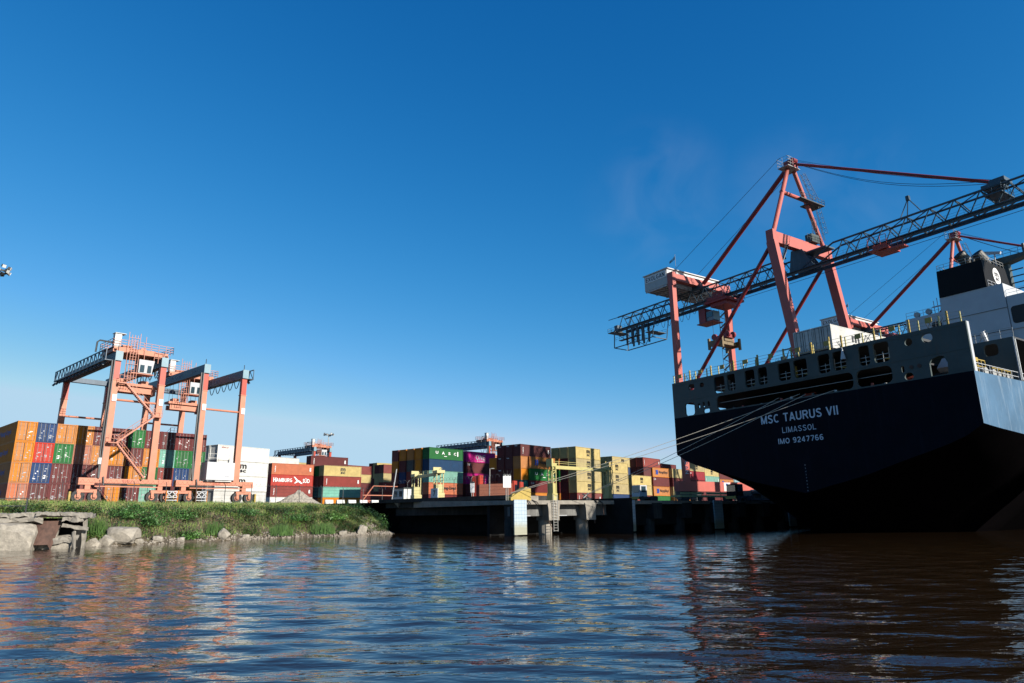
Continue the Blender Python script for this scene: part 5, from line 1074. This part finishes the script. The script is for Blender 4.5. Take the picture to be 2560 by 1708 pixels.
# ---- yellow mooring gantries on the quay (walk-through frames with ladders)
def gantry(label, pa, pb, ztop, base_w, wid):
    pa = Vector(pa); pb = Vector(pb); d = (pb - pa); L = d.length; rz = math.degrees(math.atan2(d.y, d.x)); r = thing('yellow_gangway_frame', label, 'steel frame', (pa.x, pa.y, 0), rz, 'yellow steel frames on the quay'); z0 = pa.z
    for x in (0, L):
        t = MB(); hh = ztop - z0
        t.box(x - base_w, -wid * .6, z0, x + base_w, wid * .6, z0 + .9); t.box(x - base_w * .6, -wid * .5, z0 + .9, x + base_w * .6, wid * .5, z0 + 2.2)
        for dx in (-base_w * .62, base_w * .62):
            for dy in (-wid / 2, wid / 2): t.beam((x + dx, dy, z0 + .2), (x + dx, dy, ztop), .13, .13)
        nn = int((hh - 2.0) / .55)
        for i in range(nn): z = z0 + 2.2 + i * .55; t.beam((x - base_w * .6, -wid / 2, z), (x + base_w * .6, -wid / 2, z + (.0 if i % 2 else .45)), .08, .08); t.beam((x - base_w * .6, wid / 2, z), (x + base_w * .6, wid / 2, z), .08, .08)
        t.box(x - base_w, -wid * .6, ztop - .1, x + base_w, wid * .6, ztop + .35); t.box(x - base_w, -wid * .6, ztop + .35, x - base_w + .3, wid * .6, ztop + .9)
        t.build('tower', 'pale', r)
    MB().beam((0, 0, ztop - .15), (L, 0, ztop - .15), .5, .45).rails([(0, .5, ztop + .2), (L, .5, ztop + .2)], .5, 2, .03).build('crossbeam', 'pale', r)
    return r
pA = ap(1040, 1243, W0 + A48 * 6, 138); pA.z = 5.0; pB = ap(1096, 1243, W0 + A48 * 2.5, 138); pB.z = 5.0
g1 = gantry('pale yellow frame at the wharf with a white number board', pA, pB, 9.0, .95, 1.1)
m = MB().box(1.2, -1.5, 5.0, 3.0, -1.3, 6.5); 
pC = ap(1381, 1248, P0 + T * 2.2, QA); pD = ap(1520, 1248, P0 + T * 5, QA); pC.z = pD.z = 4.25
g2 = gantry('pale yellow frame at the quay edge with a long thin crossbeam', pC, pD, 8.7, .52, .8)
nb = thing('number_board', 'white board with the number 7 at the foot of the yellow wharf frame', 'sign', ap(1086, 1244, W0 + A48 * 1.0, 138).xy.to_3d() + Vector((0, 0, 5.1)), 138 + 180)
MB().box(-.8, -.05, 0, .8, .05, 1.45).build('panel', 'inkw', nb); mb = MB(); text(mb, '7', (-.25, -.06, .3), EX, EZ, .55, .85); flat_build(mb, 'lettering', 'ink', nb)

def on_quay(px, t_, zz=None):
    p = ap(px, 1250, P0 + T * t_, QA); p.z = 4.2 + .56 * t_ / 34 if zz is None else zz; return p
def on_wharf(px, t_): p = ap(px, 1245, W0 + A48 * t_, 138); p.z = 5.1; return p
def sign(px, base, w_, h_, z0, label, rz, legs=True):
    s = thing('signboard', label, 'sign', base, rz); m = MB().box(-w_ / 2, -.04, z0, w_ / 2, .04, z0 + h_); m.build('panel', 'inkw', s)
    m = MB(); m.tube((-.12, .1, 0), (-.12, .1, z0 + h_ + .1), .05, 5); m.tube((.12, .1, 0), (.12, .1, z0 + h_ + .1), .05, 5); m.build('post', 'steel', s)
    for dx in (-.6, 0, .6): MB().tube((dx * w_ * .6, 0, z0 + h_), (dx * w_ * .9, -.3, z0 + h_ + .5), .03, 4).box(dx * w_ * .6 - .12, -.12, z0 + h_ - .1, dx * w_ * .6 + .12, -.05, z0 + h_ + .05).build('lamp', 'dark', s)
    return s
sign(1268, on_quay(1268, 1.2), 1.0, 1.55, 1.55, 'blank white signboard on twin posts at the quay corner', 15)
sign(1181, on_wharf(1181, 1.5), .62, 1.5, .6, 'narrow grey white notice board on the wharf edge', -5)
def pole(base, h, lean, label, r=.06, arm=True, m_='steel'):
    s = thing('lamp_post' if arm else 'pole', label, 'lamp post' if arm else 'pole', base); m = MB(); m.tube((0, 0, 0), (lean, 0, h), r, 6)
    m.build('post', m_, s)
    if arm: MB().tube((lean, 0, h), (lean + .4, 0, h + .05), .04, 4).box(lean + .2, -.1, h - .02, lean + .65, .1, h + .08).build('lamp', m_, s)
    return s
pole(on_wharf(1224, 2), 3.9, .05, 'grey lamp post on the wharf beside the salmon machine')
pole(on_wharf(980, 1.0), 4.9, .62, 'white leaning pole at the left end of the wharf', .08, False, 'shipwhite')
# bollard ramp, machines, vehicles
q = on_quay(1300, 3.0)
br_ = thing('mooring_hook', 'yellow quick release mooring hook base beside the white fender', 'mooring hook', q, QA)
MB().add([(-1.8, -.6, 0), (1.3, -.6, 0), (1.3, -.6, 1.5), (.6, -.6, 1.7), (-1.8, -.6, .35), (-1.8, .6, 0), (1.3, .6, 0), (1.3, .6, 1.5), (.6, .6, 1.7), (-1.8, .6, .35)], [(0, 1, 2, 3, 4), (9, 8, 7, 6, 5), (0, 5, 6, 1), (1, 6, 7, 2), (2, 7, 8, 3), (3, 8, 9, 4), (4, 9, 5, 0)]).build('base', 'yellow', br_)
MB().tube((-1.6, 0, .2), (-.7, 0, .75), .22, 8).disc((-1.1, 0, .5), .35, -.3, .3, 12).build('hook', 'yellow', br_)
q = on_quay(1468, 2.0); bk = thing('mooring_hook', 'black mooring hook holding the right-hand ropes between the yellow towers', 'mooring hook', q, QA)
MB().box(-.5, -.4, 0, .5, .4, .35).build('base', 'dark', bk); MB().tube((-.7, 0, .3), (.2, 0, .95), .13, 8).tube((-.6, .2, .9), (.3, -.1, .3), .1, 6).build('hook', 'dark', bk)
def salmon_machine():
    r = thing('loading_hopper', 'salmon red machine with open bin behind the wharf lamp post', 'machine', on_wharf(1250, 6) - Vector((0, 0, .3)), -20)
    MB().box(-3, -.8, .4, 2.2, .8, 2.2).build('bin', 'salmon', r); MB().box(2.2, -.7, .2, 2.5, .7, 2.6).box(-3.3, -.7, .2, -3, .7, 3.6).box(3.3, -.7, .2, 3.5, .7, 2.4).build('frame', 'redtop', r); MB().box(-4.3, -.6, .3, -3.4, .6, 3.5).build('panel', 'redtop', r)
salmon_machine()
def truck_cab(px, t_, label, m_='shipwhite', rz=QA):
    r = thing('terminal_tractor', label, 'truck', on_quay(px, t_) - Vector((0, 0, 0)), rz)
    c = MB(); c.add([(0, -1.1, .9), (1.9, -1.1, .9), (1.9, -1.1, 3.0), (.2, -1.1, 3.0), (0, 1.1, .9), (1.9, 1.1, .9), (1.9, 1.1, 3.0), (.2, 1.1, 3.0)], [(0, 1, 2, 3), (7, 6, 5, 4), (0, 4, 5, 1), (1, 5, 6, 2), (2, 6, 7, 3), (3, 7, 4, 0)]); c.build('cab', m_, r)
    MB().box(.45, -1.13, 1.7, 1.6, -1.1, 2.8).box(-.02, -.9, 1.7, .1, .9, 2.8).build('window', 'glass', r)
    MB().box(-.2, -1, .5, 4.8, 1, .9).build('chassis', 'dark', r); MB().box(-.35, -1.1, .4, -.15, 1.1, .9).build('bumper', 'yellow', r)
    for x in (.7, 3.2, 4.2):
        for y in (-.95, .95): MB().disc((x, y, .5), .5, -.18, .18, 16).build('wheel', 'tyre', r)
    return r
truck_cab(1590, 26, 'white terminal tractor cab on the quay below the yellow containers')
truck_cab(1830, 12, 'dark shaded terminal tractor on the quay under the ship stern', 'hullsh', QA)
q = on_wharf(1008, 9); r = thing('guard_hut', 'small grey white hut behind the left end of the wharf', 'hut', q - Vector((0, 0, .3)), 138 + 180)
MB().box(-1.6, -1.2, 0, 1.6, 1.2, 2.4).build('wall', 'corr', r); MB().box(-1.8, -1.4, 2.4, 1.8, 1.4, 2.55).build('roof', 'shipgrey', r); MB().box(-1.1, -1.24, 1.0, -.2, -1.2, 2.0).box(.3, -1.24, 1.0, 1.2, -1.2, 2.0).build('window', 'glass', r)
# flat racks / hatch pontoons stacked under the stern
for i, (dz, L0, dx, lab) in enumerate(((.1, 21, 0, 'long white ribbed beam lying lowest under the ship stern'), (1.35, 21, -3.6, 'long white ribbed beam on top of the other under the ship stern'))):
    q = on_quay(1925, 18); r = thing('spreader_beam', lab, 'steel beam', q + Vector((0, 0, dz)), QA, 'white beams stored on the quay')
    MB().box(dx, -1.2, .1, dx + L0, 1.2, .75).build('beam', 'shipwhite', r); MB().box(dx - .6, -1.3, .75, dx + L0 + .6, 1.3, .95).box(dx - .4, -1.25, 0, dx + L0 + .4, 1.25, .1).build('flange', 'steel', r)
q = on_quay(1865, 16); r = thing('steel_rack', 'dark low rack of steel parts left of the white beams', 'rack', q, QA)
m = MB(); m.box(0, -1.3, .2, 9, 1.3, .5); m.box(0, -1.3, 1.4, 9, 1.3, 1.7)
for x in (.2, 3, 6, 8.6): m.box(x, -1.3, 0, x + .25, 1.3, 2.0)
m.build('frame', 'dark', r)
q = on_quay(1990, 18); r = thing('green_bin', 'small green bin at the right end of the white beams', 'bin', q + Vector((0, 0, 2.3)), QA); 
MB().box(0, -1, 0, 3, 1, 1.2).box(-.1, -1.1, 1.2, 3.1, 1.1, 1.3).build('body', 'g', r)
q = on_quay(1700, 20)
for i, (px, lab) in enumerate(((1690, 'yellow black low trailer left of the crane bogies'), (1755, 'yellow low trailer between the crane bogies'), (1800, 'yellow low trailer right of the crane bogies'))):
    r = thing('container_trailer', lab, 'trailer', on_quay(px, 22), QA, 'low trailers on the quay'); MB().box(0, -1.2, .8, 7, 1.2, 1.15).box(.2, -1.2, 1.3, 6.5, -1.0, 1.7).build('chassis', 'pale', r)
    for x in (1, 2, 5.5): MB().disc((x, -1.0, .5), .5, -.15, .15, 14).build('wheel', 'tyre', r)
# white barriers behind the yard fence
for i in range(5):
    p = ap(812 + i * 29, 1262, LB - B48 * 1, 48); r = thing('concrete_barrier', f'{ORD[i+1]} white concrete barrier from the left, below the seafoam container', 'barrier', (p.x, p.y, GZ - .1), 48, 'white concrete barriers in a row')
    MB().add([(0, -.3, 0), (1.75, -.3, 0), (1.75, -.12, 1.0), (0, -.12, 1.0), (0, .3, 0), (1.75, .3, 0), (1.75, .12, 1.0), (0, .12, 1.05)], [(0, 1, 2, 3), (7, 6, 5, 4), (0, 4, 5, 1), (1, 5, 6, 2), (2, 6, 7, 3), (3, 7, 4, 0)]).build('block', 'corr', r)
# white crossed trestles by the gantry wheels
for px, lab in ((413, 'white crossed trestle between the two gantry cranes'), (488, 'white crossed trestle below the electrical house')):
    p = ap(px, 1258, RB - B48 * 1.2, 48); r = thing('barricade', lab, 'barricade', (p.x, p.y, GZ), 48, 'white trestles at the gantry wheels'); m = MB()
    for z in (.35, .75, 1.65): m.box(0, -.05, z, 1.7, .05, z + .12)
    for x in (0, .85): m.beam((x, 0, .8), (x + .85, 0, 1.7), .1, .12); m.beam((x, 0, 1.7), (x + .85, 0, .8), .1, .12)
    m.build('cross_frame', 'shipwhite', r); m = MB()
    for x in (0, 1.7): m.beam((x, 0, 0), (x, 0, 1.85), .14, .14)
    m.build('leg', 'o', r)
p = ap(905, 1258, LB + B48 * 14, 48); r = thing('tank_frame', 'orange and white steel frame among rubble left of the wharf', 'frame', tuple(p.xy) + (GZ,), 48)
m = MB(); 
for z in (0, 1.2, 2.4): m.beam((0, 0, z), (9, 0, z), .18, .18)
for i in range(6): m.beam((i * 1.5, 0, 0), (i * 1.5 + 1.5, 0, 1.2), .15, .15); m.beam((i * 1.5 + 1.5, 0, 0), (i * 1.5, 0, 1.2), .15, .15)
m.tube((0, 0, 1), (3, 0, 4.5), .12, 5); m.tube((3, 0, 4.5), (10, 0, 4.5), .1, 5); m.build('frame', 'rail', r)

# mooring ropes
def rope(pa, pb, sag, label):
    pa = Vector(pa); pb = Vector(pb); m = MB(); m.path([pa.lerp(pb, i / 24) - Vector((0, 0, sag * math.sin(math.pi * i / 24))) for i in range(25)], .03, 5)
    o = m.build('mooring_rope', 'rope'); tag(o, label, 'rope', 'mooring ropes from stern to quay')
hA = on_quay(1292, 3.0) + Vector((-.8, -.2, .9)); hB = on_quay(1466, 2.0) + Vector((-.3, 0, .7))
rope(hA, ship_pt(.1, -24.3, 15.75), .5, 'lower of the two mooring ropes from the yellow hook')
rope(hA + Vector((.1, .2, .1)), ship_pt(.1, -19.9, 15.95), .4, 'upper of the two mooring ropes from the yellow hook')
rope(hB, ship_pt(.1, -17.0, 15.9), .4, 'upper of the two mooring ropes from the black hook')
rope(hB + Vector((.2, .1, 0)), ship_pt(.1, -20.6, 15.8), .4, 'lower of the two mooring ropes from the black hook')
# floodlight masts
def flood(px, py, Y, label, hh, n_=9, rad=1.2):
    d = ray(px, py); p = Vector((0, 0, EYE)) + d * (Y / d.y); r = thing('floodlight_mast', label, 'floodlight', (p.x, p.y, GZ)); z = p.z - GZ
    MB().tube((0, 0, 0), (0, 0, z), .3, 8, r2=.14).build('mast', 'steel', r)
    MB().disc((0, 0, z - .1), rad, -.08, .08, 20, ax='z', ri=rad * .85).tube((-rad, 0, z), (rad, 0, z), .06, 5).tube((0, -rad, z), (0, rad, z), .06, 5).build('ring', 'dark', r)
    for i in range(n_):
        a = i * 2 * math.pi / n_; c, s_ = math.cos(a), math.sin(a); zz = z + (.25 if i % 2 else -.15); m = MB(); m.beam((c * rad, s_ * rad, zz + .12), (c * (rad + .22), s_ * (rad + .22), zz), .34 * rad, .3 * rad); fl_ = m.build('floodlight', 'dark', r); MB().beam((c * (rad + .22), s_ * (rad + .22), zz), (c * (rad + .25), s_ * (rad + .25), zz - .01), .4 * rad, .36 * rad).build('lens', 'corr', fl_)
flood(-6, 676, 62, 'floodlight mast head cut by the left edge of the picture, high in the sky', 30, 14, .8)
flood(822, 1087, 250, 'distant floodlight mast above the maroon container left of centre', 20, 8, 1.6)
